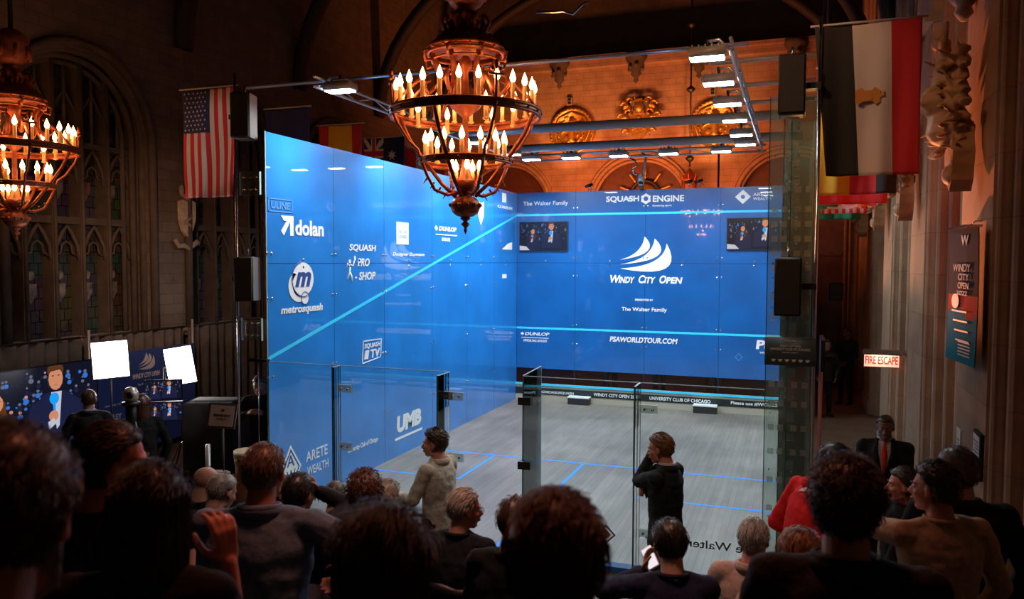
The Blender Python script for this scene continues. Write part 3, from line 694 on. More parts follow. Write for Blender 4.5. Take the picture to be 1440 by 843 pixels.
b.poly([(.30, 3.86), (.36, 3.80), (.50, 3.99), (.50, 3.80), (.58, 3.80), (.58, 4.07), (.30, 4.07), (.36, 4.0), (.43, 4.0)], -.002, .002); b.done()
b = decal(lw, FL); b.poly([(q[0]*.0+q[0], q[1]) for q in circle(.79, 3.20, .25, 28, .235)], -.002, .002)
b.poly(circle(.70, 3.10, .25, 20, .22, 120, 285)+circle(.72, 3.12, .18, 20, .17, 285, 120)[::1], -.002, .002); b.poly(circle(.83, 2.93, .085, 16), -.002, .0024)
add_text(b, 'metrosquash', (.27, 2.70, 1.25, 2.84), .25, .03); b.done()
b = decal(lw, FL, 'logo_letter', mat('logo_blue', (.01, .06, .28), .5), .0075); add_text(b, 'm', (.60, 3.09, .93, 3.30), .35, .04); b.done()
b = decal(lw, FL, 'logo_ring', mat('logo_blue', (.01, .06, .28), .5), .0075); b.tube([(.79+.265*math.cos(R(a)), 3.2+.25*math.sin(R(a)), 0) for a in range(100, 300, 10)], .008, 4); b.tube([(.83+.09*math.cos(R(a)), 2.93+.09*math.sin(R(a)), 0) for a in range(0, 361, 20)], .006, 4); b.done()
b = decal(lw, FL, 'faint_logo', mat('faint_print', (.10, .30, .68), .4)); add_text(b, 'ULINE', (.09, 4.15, .50, 4.25), bold=.03)
for q in ((.03, 4.11, .56, 4.125), (.03, 4.275, .56, 4.29), (.03, 4.11, .045, 4.29), (.545, 4.11, .56, 4.29)): b.box((q[0], q[1], -.002), (q[2], q[3], .002))
b.done()
b = decal(lw, FL); add_text(b, 'SQUASH', (2.0, 3.60, 2.80, 3.72), .25, .02); add_text(b, 'PRO', (2.25, 3.37, 2.60, 3.50), .25, .02); add_text(b, '- SHOP', (2.16, 3.15, 2.78, 3.28), .25, .02)
b.tube([(2.03, 3.36, 0), (2.02, 3.28, 0), (1.95, 3.17, 0)], .018, 4, .15); b.tube([(2.02, 3.28, 0), (2.07, 3.22, 0), (2.08, 3.14, 0)], .018, 4, .15); b.tube([(2.02, 3.38, 0), (1.95, 3.42, 0), (1.93, 3.35, 0)], .012, 4, .15); b.tube([(2.03, 3.4, 0), (2.12, 3.38, 0), (2.15, 3.46, 0)], .012, 4, .15)
b.poly(circle(2.02, 3.45, .03, 10), -.002, .002); b.poly(circle(2.17, 3.5, .025, 10, .04), -.002, .002); b.done()
b = decal(lw, FL, 'white_plaque'); b.box((3.53, 3.75, -.002), (3.98, 4.14, .002)); b.done()
b = decal(lw, FL, 'plaque_print', mat('plaque_grey', (.45, .55, .65), .5), .008); add_text(b, 'the club', (3.60, 3.95, 3.90, 4.02)); add_text(b, 'LINKS', (3.60, 3.86, 3.90, 3.92)); b.done()
b = decal(lw, FL); add_text(b, 'Designer Showcase', (3.40, 3.53, 4.60, 3.61), .3, .01); b.done()
b = decal(lw, FL); add_text(b, 'DUNLOP', (5.25, 4.05, 6.05, 4.14), .3, .03); b.poly([(5.05, 4.09), (5.12, 4.15), (5.2, 4.09), (5.12, 4.04)], -.002, .002); b.box((5.1, 3.965, -.002), (6.1, 3.985, .002)); add_text(b, 'OFFICIAL BALL', (5.37, 3.85, 5.77, 3.92), 0, .02); b.done()
b = decal(lw, FL); add_text(b, 'SQUASH', (2.44, 2.02, 2.94, 2.11), .15, .02); add_text(b, 'TV', (2.62, 1.86, 2.92, 2.0), .15, .03); b.poly([(2.43, 1.86), (2.55, 1.86), (2.59, 2.0), (2.47, 2.0)], -.002, .002)
for q in ([(2.36, 1.79), (2.96, 1.84), (2.96, 1.855), (2.36, 1.81)], [(2.40, 2.15), (3.0, 2.14), (3.0, 2.155), (2.40, 2.17)], [(2.36, 1.79), (2.38, 1.79), (2.42, 2.17), (2.40, 2.17)], [(2.95, 1.84), (2.97, 1.84), (3.0, 2.15), (2.98, 2.15)]): b.poly(q, -.002, .002)
b.done()
b = decal(lw, FL); b.poly([(.46, .90), (.70, .565), (.46, .23), (.22, .565)], -.002, .002); add_text(b, 'ARETE', (.82, .57, 1.36, .72), 0, .005); add_text(b, 'WEALTH', (.84, .37, 1.38, .49), 0, .002); b.done()
b = decal(lw, FL, 'logo_letter', mat('logo_blue', (.01, .06, .28), .5), .0075); diamond(b, (.46, .565), .20, .28, 0, .12); add_text(b, 'A', (.37, .60, .54, .76), 0, .0); add_text(b, 'W', (.36, .38, .56, .55), 0, .0); b.done()
b = decal(lw, FL); add_text(b, 'UMB', (3.50, .42, 4.45, .72), .12, .06); b.box((3.45, .30, -.002), (4.50, .34, .002)); b.done()
b = decal(lw, FL); add_text(b, 'University Club of Chicago', (1.92, .42, 2.85, .52), .1, .01); b.done()
b = decal(lw, FL); b.poly([(7.22, 4.78), (7.4, 4.72), (7.56, 4.78), (7.54, 4.45), (7.38, 4.25), (7.24, 4.45)], -.002, .002); b.box((8.70, 4.85, -.002), (8.97, 5.07, .002)); add_text(b, 'CORELIFE', (8.4, 4.70, 9.4, 4.77), .1, .02); b.done()
b = decal(lw, FL); b.poly([(8.70, 3.74), (9.38, 3.74), (9.38, 3.92), (9.1, 3.88)], -.002, .002); b.box((8.72, 3.05, -.002), (9.0, 3.15, .002)); b.done()
# ---- front wall
FF = frame((0, CL, 0), (1, 0, 0), (0, 0, 1))
fw = thing('front_glass_wall', 'front glass wall of the court, dark blue, carrying the large white three sail logo', 'glass wall')
JF = [0, 1.5, 3.2, 4.9, CW]
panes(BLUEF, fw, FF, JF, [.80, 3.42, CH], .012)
panes(GLASS, fw, FF, JF, [.46, .80], .012)
fittings(fw, FF, JF[1:-1], [1.9, 3.1, 3.55, 4.75], 3.42, [.75, 2.35, 4.05, 5.65]); fittings(fw, FF, JF[1:-1], [1.45])
b = MB(); b.M = FF; b.box((0, 4.57, 0), (CW, 4.62, .003)); b.build('out_line', CYAN, fw)
b = MB(); b.M = FF; b.box((0, 1.78, 0), (CW, 1.83, .003)); b.build('service_line', CYAN, fw)
b = MB(); b.M = FF
for u in JF[1:-1]: b.box((u-.006, 0.5, -.011), (u+.006, CH, -.001))
b.box((0, 3.414, -.011), (CW, 3.426, -.001)); b.build('joint_seal', mat('joint_dark', (.005, .04, .12), .4), fw)
b = decal(fw, FF); add_text(b, 'The Walter Family', (.16, 4.80, 1.31, 4.93), 0, .01); b.done()
b = decal(fw, FF); add_text(b, 'SQUASH', (2.25, 4.85, 3.04, 5.01), 0, .03); add_text(b, 'ENGINE', (3.36, 4.85, 4.08, 5.0), 0, .03); add_text(b, 'Powering sport', (3.36, 4.73, 3.8, 4.79), 0, .01)
b.poly([(3.2+.13*math.cos(R(30*k))*(1 if k % 2 else .8), 4.93+.13*math.sin(R(30*k))*(1 if k % 2 else .8)) for k in range(12)], -.002, .002); b.done()
b = decal(fw, FF, 'logo_letter', BLUEF, .0075); b.poly(circle(3.2, 4.93, .06, 6), -.002, .002); b.done()
b = decal(fw, FF); b.poly([(5.38, 5.08), (5.55, 4.92), (5.38, 4.76), (5.21, 4.92)], -.002, .002); add_text(b, 'ARETE', (5.60, 4.93, 5.95, 5.0), 0, .01); add_text(b, 'WEALTH', (5.60, 4.84, 5.98, 4.90), 0, .01); b.done()
b = decal(fw, FF, 'logo_letter', BLUEF, .0075); b.poly(circle(5.38, 4.92, .05, 6), -.002, .002); b.done()
b = decal(fw, FF); sails(b, (2.6, 3.22, 3.86, 4.05)); b.done()
b = decal(fw, FF); add_text(b, 'W', (2.33, 2.95, 2.58, 3.14), .2, .035); add_text(b, 'INDY', (2.57, 2.95, 2.93, 3.10), .2, .035); add_text(b, 'C', (3.03, 2.95, 3.17, 3.14), .2, .035); add_text(b, 'ITY', (3.18, 2.95, 3.42, 3.10), .2, .035); add_text(b, 'O', (3.52, 2.95, 3.68, 3.14), .2, .035); add_text(b, 'PEN', (3.69, 2.95, 4.04, 3.10), .2, .035); b.done()
b = decal(fw, FF); add_text(b, 'PRESENTED BY', (2.97, 2.53, 3.40, 2.58), 0, .02); add_text(b, 'The Walter Family', (2.65, 2.26, 3.72, 2.38), 0, .012); b.done()
b = decal(fw, FF); add_text(b, 'DUNLOP', (.22, 1.62, .84, 1.70), .3, .03); b.poly([(.10, 1.66), (.15, 1.70), (.2, 1.66), (.15, 1.62)], -.002, .002); b.box((.12, 1.555, -.002), (.84, 1.57, .002)); add_text(b, 'OFFICIAL BALL & RACKET', (.18, 1.46, .80, 1.52), 0, .02); b.done()
b = decal(fw, FF); add_text(b, 'PSAWORLDTOUR.COM', (2.37, 1.54, 3.96, 1.67), .15, .03); b.done()
b = decal(fw, FF); add_text(b, 'PSA', (5.72, 1.50, 6.32, 1.71), .1, .04); add_text(b, 'WORLD TOUR', (5.80, 1.40, 6.3, 1.45), 0, .02); b.done()
b = decal(fw, FF, 'faint_logo', mat('faint_print', (.10, .30, .68), .4)); diamond(b, (5.35, 1.30), .09, .09); b.done()
# tin
tn = MB().box((0, CL-.05, .012), (CW, CL-.012, .44)).build('tin_board', mat('tin_beige', (.42, .38, .30), .5), fw)
MB().box((0, CL-.075, .39), (CW, CL-.045, .44)).build('tin_line', CYAN, fw)
MB().box((0, CL-.06, .17), (CW, CL-.049, .33)).build('tin_strip', mat('tin_black', (.015, .02, .02), .4), fw)
b = MB(); b.M = frame((0, CL-.062, 0), (1, 0, 0), (0, 0, 1))
add_text(b, 'Follow us @CHICAGOSQUASH', (.2, .19, 1.50, .27), 0, .02); add_text(b, 'WINDY CITY OPEN 2022', (2.0, .21, 3.1, .29), 0, .02); add_text(b, 'UNIVERSITY CLUB OF CHICAGO', (3.35, .21, 4.75, .29), 0, .02); add_text(b, 'Please use #WCO22', (5.2, .22, 6.2, .30), 0, .02); b.build('tin_lettering', WHITE, fw)
for x, lab in ((1.68, 'dark box with white top on the floor against the tin, left of centre'), (4.65, 'dark box with white top on the floor against the tin, right of centre')):
    t = thing('court_side_box', lab, 'box', (x, CL-.2, .012)); MB().box((-.26, -.10, 0), (.26, .1, .16)).build('case', BLK, t); MB().box((-.265, -.105, .16), (.265, .105, .19)).build('white_lid', WHITE, t)
# ---- monitors fixed on the front wall
SCB = mat('screen_black', (.01, .01, .012), .15)
def em(n, c, s=1.0): return mat('screen_'+n, (0, 0, 0), .3, emit=c, es=s)
PIC = [SCB, em('dark', (.006, .007, .018)), em('blue', (.03, .16, .6), 1.0), em('grey', (.12, .13, .2)), em('white', (.5, .52, .6), 1.0), em('skin', (.55, .22, .12), 1.1), em('hair', (.10, .035, .012)), em('suit', (.012, .014, .05)), em('mic', (.01, .28, .75), 1.2), em('tan', (.45, .2, .08))]
def picture(w, h, seed=1, table=False):
    """broadcast picture: two presenters with blue microphones before a crowd; drawn in x,y with unit of h"""
    b = MB(); b.sm = False; rr = random.Random(seed)
    def P(pts, c, z): b.cur = c; b.poly([(min(max(x, -w/2), w/2)*1.0, min(max(y, -h/2), h/2)) for x, y in pts], z, z+.0012)
    def C0(x, y, r, ry, c, z, n=12): P([(x*h+q[0]*h, y*h+q[1]*h) for q in circle(0, 0, r, n, ry)], c, z)
    b.cur = 1; b.box((-w/2, -h/2, -.003), (w/2, h/2, 0))
    for i in range(95):
        x = rr.uniform(-w/2/h+.05, w/2/h-.05); y = rr.uniform(-.1, .45); c = rr.choice([2, 3, 3, 3, 3, 5, 7, 7, 7]); s = rr.uniform(.009, .022)
        C0(x, y, s*1.1, s, c, .001, 7); 
        if c in (3, 4, 5): C0(x, y-.05, s*1.8, s*1.6, rr.choice([2, 7, 7, 3]), .0005, 7)
    def figure(x, k, hair_c, long, s, dy=0):
        Q = lambda a, bb: ((x+a*s)*h, (bb*(s if bb > -.4 else 1)+dy)*h)
        C = lambda cx, cy, r, ry, c, z, n=12: C0(cx, cy*s+dy, r*(s if cx != x else 1), ry*s, c, z, n)
        P([Q(-.30, -.5), Q(-.27, -.02), Q(-.10, .10), Q(.10, .10), Q(.27, -.02), Q(.32, -.5)], 7, .002+k)
        if not long: P([Q(-.05, .10), Q(.06, .10), Q(.03, -.22), Q(-.0, -.25)], 4, .0035+k)
        if long: C(x, .12, .115*s, .2, hair_c, .003+k); C(x, .02, .13*s, .16, hair_c, .003+k)
        else: C(x, .30, .085*s, .08, hair_c, .003+k)
        C(x, .22, .075*s, .105, 5, .005+k)
        C(x-.03*s, .25, .012, .006, hair_c, .0065+k); C(x+.03*s, .25, .012, .006, hair_c, .0065+k)
        if not long: P([Q(-.07, .29), Q(-.04, .33), Q(.05, .33), Q(.08, .27), Q(.04, .30)], hair_c, .0067+k)
        C(x, .165, .025, .008, 9, .0065+k)
        C(x-.02*s, .04, .05, .055, 8, .007+k); P([Q(-.035, 0), Q(-.005, 0), Q(-.01, -.12), Q(-.03, -.12)], 8, .007+k)
        C(x-.03*s, -.12, .05, .05, 5, .008+k); P([Q(-.09, -.17), Q(-.03, -.14), Q(.0, -.19), Q(-.08, -.24)], 4, .0085+k)
    figure(-.27*w/h*.75-.03, .0, 6, True, .85, -.02); figure(.16*w/h*.75+.1, .009, 6, False, 1.25, .07)
    if table: b.cur = 4; P([(-w/2, -h/2), (-w/2, -h*.33), (-w*.36, -h*.36), (-w*.28, -h/2)], 4, .02)
    return b
def monitor(name, label, cat, M, w, h, seed, bez=.02, depth=.04, table=False, group=None, rz=0):
    t = thing(name, label, cat); t.matrix_world = M
    MB().box((-w/2-bez, -h/2-bez, -depth), (w/2+bez, h/2+bez, -.006)).build('casing', BLK, t)
    picture(w, h, seed, table).build('screen', PIC, t); return t
monitor('wall_monitor', 'flat screen showing two presenters at the upper left corner of the front glass wall', 'screen', FF @ Matrix.Translation((.70, 4.07, .06)), 1.2, .68, 2, table=True)
monitor('wall_monitor', 'flat screen showing two presenters at the upper right of the front glass wall', 'screen', FF @ Matrix.Translation((5.66, 4.09, .06)), 1.2, .68, 3, table=True)
# ---- right wall
FR = frame((CW, CL, 0), (0, -1, 0), (0, 0, 1))
rw = thing('side_glass_wall', 'right clear glass side wall of the court seen almost edge on', 'glass wall')
panes(GLASS, rw, FR, [CL-q for q in JL[::-1]], [0, 3.42, CH], .012)
for k, y in enumerate(JL):
    ft = thing('glass_fin', ['tall glass buttress fin at the near right corner of the court', 'second glass fin along the right court wall', 'third glass fin along the right court wall', 'fourth glass fin along the right court wall', 'fifth glass fin along the right court wall', 'sixth glass fin along the right court wall', 'farthest glass fin at the front right corner of the court'][k], 'glass fin', (CW+.03, y, 0))
    MB().box((0, -.008, 0), (.28, .008, CH)).build('fin_panel', GLASSG, ft); MB().box((.28, -.009, 0), (.288, .009, CH)).build('polished_edge', EDGEL, ft)
    for j, z in enumerate((.35, .95, 1.55, 2.1, 2.55, 3.05, 3.42, 3.62, 3.95, 4.25, 4.55, 4.85)):
        c = MB().box((.02, -.022, z-.055), (.13, .022, z+.055)).build('clamp_plate', CLAMP, ft)
        b = MB()
        for dx in (.04, .11):
            for dz in (-.03, .03): b.tube([(dx, -.03, z+dz), (dx, .03, z+dz)], .009, 8)
        b.build('bolts', CHROME, c)
# near right corner plate
ft = thing('glass_corner_plate', 'greenish glass corner plate with bolt rows beside the seats at the right court corner', 'glass fin', (6.27, -.06, 0))
MB().box((0, -.008, 0), (.44, .008, CH)).build('plate', GLASSP, ft); MB().box((-.008, -.009, 0), (0, .009, CH)).build('dark_edge', EDGE, ft); MB().box((.205, -.010, 0), (.211, .010, CH)).build('joint_line', EDGE, ft)
for z in (2.85, 3.0, 3.15, 3.3, 3.45, 3.6, 3.8, 4.0, 4.25, 4.55, .3, .8, 1.3, 1.9):
    b = MB()
    for x in (.05, .14, .27, .38):
        b.tube([(x, -.022, z), (x, .022, z)], .008, 8)
    b.build('bolt_row', CHROME, ft)
for z in (4.2, 4.0, 3.85, 3.7, 3.55, 3.4, 3.1, 2.9, 2.2, 2.0, 1.75, 1.5, 1.2, .9):
    for x in (.03, .12, .25, .35): MB().box((x, -.016, z-.03), (x+.06, -.009, z+.03)).build('clamp_plate', CLAMP, ft)
# ---- back wall
bw_ = thing('back_glass_wall', 'low clear glass back wall of the court with mirrored dark lettering', 'glass wall')
FB = frame((CW, 0, 0), (-1, 0, 0), (0, 0, 1))
for a, c in ((0, 1.1), (1.1, 2.64), (3.58, 4.95), (4.95, 6.27)):
    g = MB().box((a+.008, -.012, .05), (c-.008, 0, 2.12)).build('glass_panel', GLASS, bw_)
    MB().box((a+.008, -.0125, 2.12), (c-.008, .0005, 2.128)).build('top_edge', EDGEL, g); MB().box((a+.003, -.012, .05), (a+.009, 0, 2.12)).build('side_edge', EDGE, g)
b = MB(); b.M = FB @ Matrix.Translation((0, 0, .004)); add_text(b, 'The Walter Family', (CW-6.25, .32, CW-5.02, .44), 0, .01); b.build('mirrored_lettering', INK, bw_)
b = MB(); b.M = FB @ Matrix.Translation((0, 0, .004)); diamond(b, (CW-4.58, .37), .11, .11, 0, .22); diamond(b, (CW-4.58, .37), .055, .055, 0, .5); b.poly([(CW-4.62, .335), (CW-4.54, .335), (CW-4.58, .40)], -.002, .002); b.build('mirrored_diamond', INK, bw_)
b = MB(); b.M = FB @ Matrix.Translation((0, 0, .004)); add_text(b, 'The Walter', (CW-.98, .32, CW-.48, .42), 0, .01); b.build('mirrored_lettering', INK, bw_)
for k, (x, L) in enumerate(((1.1, .16), (2.64, .34), (4.95, .30))):
    ft = thing('glass_fin', ['short glass fin bracing the back wall nearest the left blue wall', 'short glass fin bracing the back wall left of the door gap', 'short glass fin bracing the back wall just left of the man in the dark suit'][k], 'glass fin', (x, -.012, .0))
    MB().box((-.008, -L, .03), (.008, -.004, 2.12)).build('fin_panel', GLASS, ft); MB().box((-.009, -L-.006, .03), (.009, -L, 2.126)).build('near_edge', EDGE, ft); MB().box((-.009, -L, 2.12), (.009, -.004, 2.127)).build('top_edge', EDGEL, ft)
    for z in (1.84, 1.1, .45):
        c = MB().box((.01, -.05, z-.05), (.20, -.012, z+.05)).build('clamp_plate', CLAMP, ft); b = MB()
        for dx in (.06, .15): b.tube([(dx, -.065, z), (dx, -.0, z)], .014, 8)
        b.build('bolts', CHROME, c)
dr = thing('glass_court_door', 'open frameless glass door of the court swung inward on dark hinges', 'door', (3.57, .02, .05), R(4))
MB().box((-.006, .0, .02), (.006, .86, 2.07)).build('glass_leaf', GLASS, dr); MB().box((-.007, -.006, .02), (.007, 0, 2.07)).build('hinge_side_edge', EDGE, dr); MB().box((-.007, 0, 2.07), (.007, .86, 2.078)).build('top_edge', EDGEL, dr); MB().box((-.007, .86, .02), (.007, .866, 2.07)).build('far_edge', EDGEL, dr)
for z in (1.78, 1.02, .3):
    MB().box((-.05, -.05, z-.045), (.10, .05, z+.045)).build('hinge', BLACK, dr)
MB().tube([(-.02, .74, .98), (-.05, .74, 1.0), (-.05, .74, 1.28), (-.02, .74, 1.3)], .012, 8).build('pull_handle', CHROME, dr)
t = thing('door_latch', 'small dark steel latch on the glass left of the door gap', 'latch', (2.62, -.03, 1.84)); MB().box((-.08, -.02, -.045), (.06, .035, .045)).build('body', BLACK, t); MB().tube([(0, -.02, 0), (0, -.05, 0)], .02, 10).build('knob', CHROME, t)
# ---- rigging frame above the court
ZR = 5.75
def truss(name, label, p0, p1, r=.022, gap=.13):
    t = thing(name, label, 'truss'); p0 = V(p0); p1 = V(p1); d = (p1-p0); n = max(2, int(d.length/.5))
    for dz in (0, gap): MB().tube([p0+V((0, 0, dz)), p1+V((0, 0, dz))], r, 8).build('rail_tube', ALU, t)
    b = MB()
    for i in range(n): b.tube([p0+d*(i/n)+V((0, 0, gap*(i % 2))), p0+d*((i+1)/n)+V((0, 0, gap*((i+1) % 2)))], r*.55, 6)
    b.build('lacing', ALU, t); return t
truss('lighting_truss', 'bright aluminium lighting truss above the left side wall', (.55, .3, ZR), (.55, 8.5, ZR))
truss('lighting_truss', 'aluminium lighting truss above the right side wall carrying a row of lamps', (5.83, .3, ZR), (5.83, 8.5, ZR))
truss('lighting_truss', 'aluminium lighting truss crossing in front of the front wall', (.5, 8.5, ZR), (5.9, 8.5, ZR))
b = MB().tube([(-.75, .55, ZR+.12), (6.0, .55, ZR+.12)], .022, 8); tag(b.build('steel_cross_cable', mat('pale_blue_tube', (.35, .45, .75), .3, .5)), 'thin pale blue cross bar over the near end of the court behind the chandelier', 'bar')
tag(MB().tube([(.3, 5.05, ZR+.12), (6.6, 5.05, ZR+.12)], .08, 12).build('cross_tube', GREY), 'thick grey tube crossing above the middle of the court', 'tube')
tag(MB().tube([(.3, 7.5, ZR+.14), (6.6, 7.5, ZR+.14)], .085, 12).build('cross_tube', GREY), 'thick grey tube crossing above the court just before the front lamps', 'tube')
for i, y in enumerate((1.6, 3.0, 4.3)):
    tag(MB().tube([(5.5, y, ZR+.2), (6.75, y, ZR+.2)], .03, 8).build('outrigger_tube', GREY), ['first short grey tube sticking out over the right court wall from the lamp rail', 'second short grey tube sticking out over the right court wall from the lamp rail', 'third short grey tube sticking out over the right court wall from the lamp rail'][i], 'tube')
nth = ['first (nearest)', 'second', 'third', 'fourth', 'fifth', 'sixth', 'seventh']
def lamp(x, y, label, along, sc=1, e=39, arm=None):
    t = thing('court_lamp', label, 'lamp', (x, y, ZR-.02), 0 if along == 'x' else R(0))
    w_, d_ = .20*sc, .11*sc
    MB().rbox((-w_, -d_, -.03), (w_, d_, .07), .03).build('housing', GREY, t)
    for k in range(5): MB().box((-w_+.04+.07*k*sc, -d_*.9, .07), (-w_+.055+.07*k*sc, d_*.9, .10)).build('cooling_rib', GREY, t)
    MB().box((-w_+.02, -d_+.02, -.045), (w_-.02, d_-.02, -.0305)).build('led_panel', LED, t)
    MB().tube([(0, 0, .07), (0, 0, .17)], .02, 6).build('clamp', BLACK, t)
    light('AREA', 'court_lamp_beam', (0, 0, -.06), e, (.88, .95, 1), None, .34*sc, .18*sc, parent=t).data.spread = R(160)
    b = MB()
    if arm: b.tube([(0, 0, .15), (arm[0]*.5, arm[1]*.5, .16), (arm[0], arm[1], .02)], .018, 6)
    if arm: b.build('bracket', ALU, t)
for i, y in enumerate((.35, 1.65, 3.05, 4.4, 5.9, 7.1)): lamp(5.58, y, '%s white court lamp on the right rail counted from the seats' % nth[i], 'x', arm=(.25, 0))
for i, x in enumerate((1.0, 1.9, 2.95, 4.0, 5.06)): lamp(x, 7.9, '%s white court lamp on the front truss counted from the left' % nth[i].replace(' (nearest)', ''), 'x', arm=(0, .6))
for i, y in enumerate((.45, 3.1, 5.2, 7.0)): lamp(.85, y, '%s white court lamp on the left rail counted from the seats' % nth[i], 'x', e=74, arm=(-.3, 0))
# uprights, hanging speakers
for x, lab in ((-.38, 'thin steel upright at the near left corner of the court carrying speakers'), (6.73, 'thin steel upright at the near right corner of the court')):
    t = thing('rigging_upright', lab, 'post', (x, -.12, 0)); MB().tube([(0, 0, 0), (0, 0, ZR+.15)], .018, 8).build('tube', CHROME, t); MB().box((-.12, -.12, 0), (.12, .12, .015)).build('foot_plate', BLACK, t)
t = thing('upright_reflection', 'red reflection on the right upright, added as a pink tube behind the man in red', 'post', (6.80, -.1, 0)); MB().tube([(0, 0, 0), (0, 0, 2.35)], .02, 8).build('tube', mat('painted_red_reflection', (.5, .2, .16), .4), t); MB().box((-.1, -.1, 0), (.1, .1, .015)).build('foot_plate', BLACK, t)  # pink tube colour stands in for a red reflection on the steel upright
def pa(x, y, z, rz, label):
    t = thing('hanging_speaker', label, 'speaker', (x, y, z), R(rz))
    MB().rbox((-.125, -.14, -.29), (.125, .14, .29), .02).build('cabinet', BLK, t); MB().box((-.11, -.152, -.27), (.11, -.141, .27)).build('grille', mat('speaker_grille', (.03, .03, .03), .8), t)
    MB().tube([(0, .05, .29), (0, .05, .40)], .012, 6).build('hanger', CHROME, t)
    MB().box(((-.20 if rz else .12), .0, -.03), ((-.12 if rz else .27), .14, .03)).build('bracket', BLACK, t)
    b = MB().box((.126, -.13, -.28), (.13, .13, .28)); b.build('side_plate', mat('grey_side_plate', (.30, .30, .29), .4, .5), t)
pa(6.47, -.25, 5.20, 0, 'black column speaker hanging high at the right glass corner'); pa(6.47, -.25, 3.22, 0, 'black column speaker hanging above the small sign at the right glass corner')
pa(-.22, -.15, 5.32, 18, 'black speaker with pale side hanging high at the left court corner beside the striped flag'); pa(-.20, -.15, 3.22, 18, 'black speaker with pale side hanging lower at the left court corner')
for z, lab in ((4.47, 'clear square bolted plate at the left court corner under the upper speaker'), (2.55, 'clear square bolted plate at the left court corner under the lower speaker')):
    t = thing('acrylic_plate', lab, 'plate', (-.2, -.05, z)); MB().box((-.17, -.015, -.15), (.15, .015, .15)).build('sheet', glass('plate_glass', (.8, .84, .82), 1, .12, (.5, .5, .45)), t)
    for s in (-.165, .145): MB().box((s-.006, -.018, -.15), (s+.006, .018, .15)).build('side_edge', EDGEL, t)
    for dx in (-.1, 0, .1):
        for dz in (-.08, .08): MB().tube([(dx, -.03, dz), (dx, .03, dz)], .014, 8).build('bolt', CHROME, t)
t = thing('line_camera', 'slim dark line camera arm reaching to the left wall edge at the out line', 'camera', (-.12, -.05, 2.14)); MB().box((-.16, -.03, -.02), (.16, .03, .02)).build('arm', BLACK, t); MB().tube([(.0, 0, -.02), (0, 0, -2.1)], .008, 6).build('stem', CHROME, t)
# sign at right corner
t = thing('information_sign', 'dark slate sign with small white lines fixed on the right glass corner', 'sign', (6.505, -.19, 2.56))
MB().rbox((-.245, -.02, -.145), (.245, .02, .145), .01).build('board', mat('slate_board', (.075, .115, .13), .45), t)
b = MB(); b.M = frame((0, -.023, 0), (1, 0, 0), (0, 0, 1)); add_text(b, 'Welcome', (-.06, .10, .05, .12), bold=.02); add_text(b, 'WINDY CITY OPEN', (-.1, .045, .1, .065), bold=.02); add_text(b, 'UNIVERSITY CLUB OF CHICAGO', (-.19, .01, .19, .035), bold=.02); add_text(b, 'squash court', (-.075, -.02, .075, -.002), bold=.02)
for k in range(6): b.poly([(-.18+.065*k, -.08), (-.135+.065*k, -.08), (-.15+.065*k, -.105), (-.17+.065*k, -.105)], -.001, .001)
b.build('print', WHITE, t); MB().box((-.2, .02, -.1), (.2, .1, .1)).build('bracket', BLACK, t)
t = thing('side_screen', 'thin dark screen seen edge on beside the slate sign', 'screen', (6.82, .25, 2.45)); MB().box((-.02, -.3, -.22), (.02, .3, .22)).build('casing', BLK, t); MB().box((.02, -.03, -.03), (.12, .03, .03)).build('mount', BLACK, t)
# things perched on top of the front wall
t = thing('robotic_camera', 'white jointed robotic camera arm hanging over the top of the front wall', 'camera', (3.10, CL-.1, 5.38))
MB().lathe([(.0, -.16), (.06, -.14), (.085, -.06), (.085, .04), (.05, .12), (0, .13)], n=16).build('head', mat('camera_white', (.55, .55, .55), .35), t); MB().lathe([(.05, -.12), (.055, -.08), (.03, -.05)], (0, -.05, 0), 12).build('lens', BLACK, t)
MB().box((-.04, -.03, -.235), (.04, .12, -.15)).build('clamp', BLACK, t); MB().tube([(-.03, 0, .08), (-.18, 0, .14), (-.20, 0, .26), (-.10, 0, .30), (-.14, 0, .42), (-.34, 0, .56)], .022, 8).build('cable_loop', CHROME, t); MB().tube([(.05, 0, .08), (.08, 0, .3), (.10, 0, .5), (.02, 0, .62)], .03, 8).build('arm', ALU, t)
for k, (x, z) in enumerate(((1.85, 5.22), (4.2, 5.24), (4.42, 5.24), (.9, 5.9))):
    t = thing('clip_lamp', ['small clip lamp on the top edge of the front wall above the left panel joint', 'small clip lamp on the top edge of the front wall under the lantern', 'small clip lamp on the top edge right next to the one under the lantern', 'small clip lamp on the front truss at its left end'][k], 'lamp', (x, CL-.05 if k < 3 else 8.5, z))
    MB().tube([(-.06, -.12, .02), (.06, .02, .08)], .035, 8).build('barrel', BLACK, t); MB().tube([(0, 0, .06), (0, 0, -.07)], .012, 6).build('clip', CHROME, t); MB().tube([(.0, 0, .05), (.1, .0, -.04)], .01, 6).build('arm', CHROME, t)
tag(MB().tube([(4.83, CL+.1, 0), (4.83, CL+.1, 6.0)], .022, 8).build('support_rod', BLACK), 'thin dark rod behind the front wall right of the lantern', 'rod')
t = thing('hanging_hook_bar', 'pale bent bar hanging from the dark roof right of the chandelier', 'bar', (4.3, -.9, 5.97)); MB().tube([(-.28, 0, .02), (-.1, 0, .0), (0, 0, .0), (.1, 0, -.04), (.2, 0, .05), (.25, 0, .06)], .012, 6).build('bent_bar', CHROME, t); MB().tube([(0, 0, 0), (0, 0, 6.0)], .004, 5).build('cable', BLACK, t)

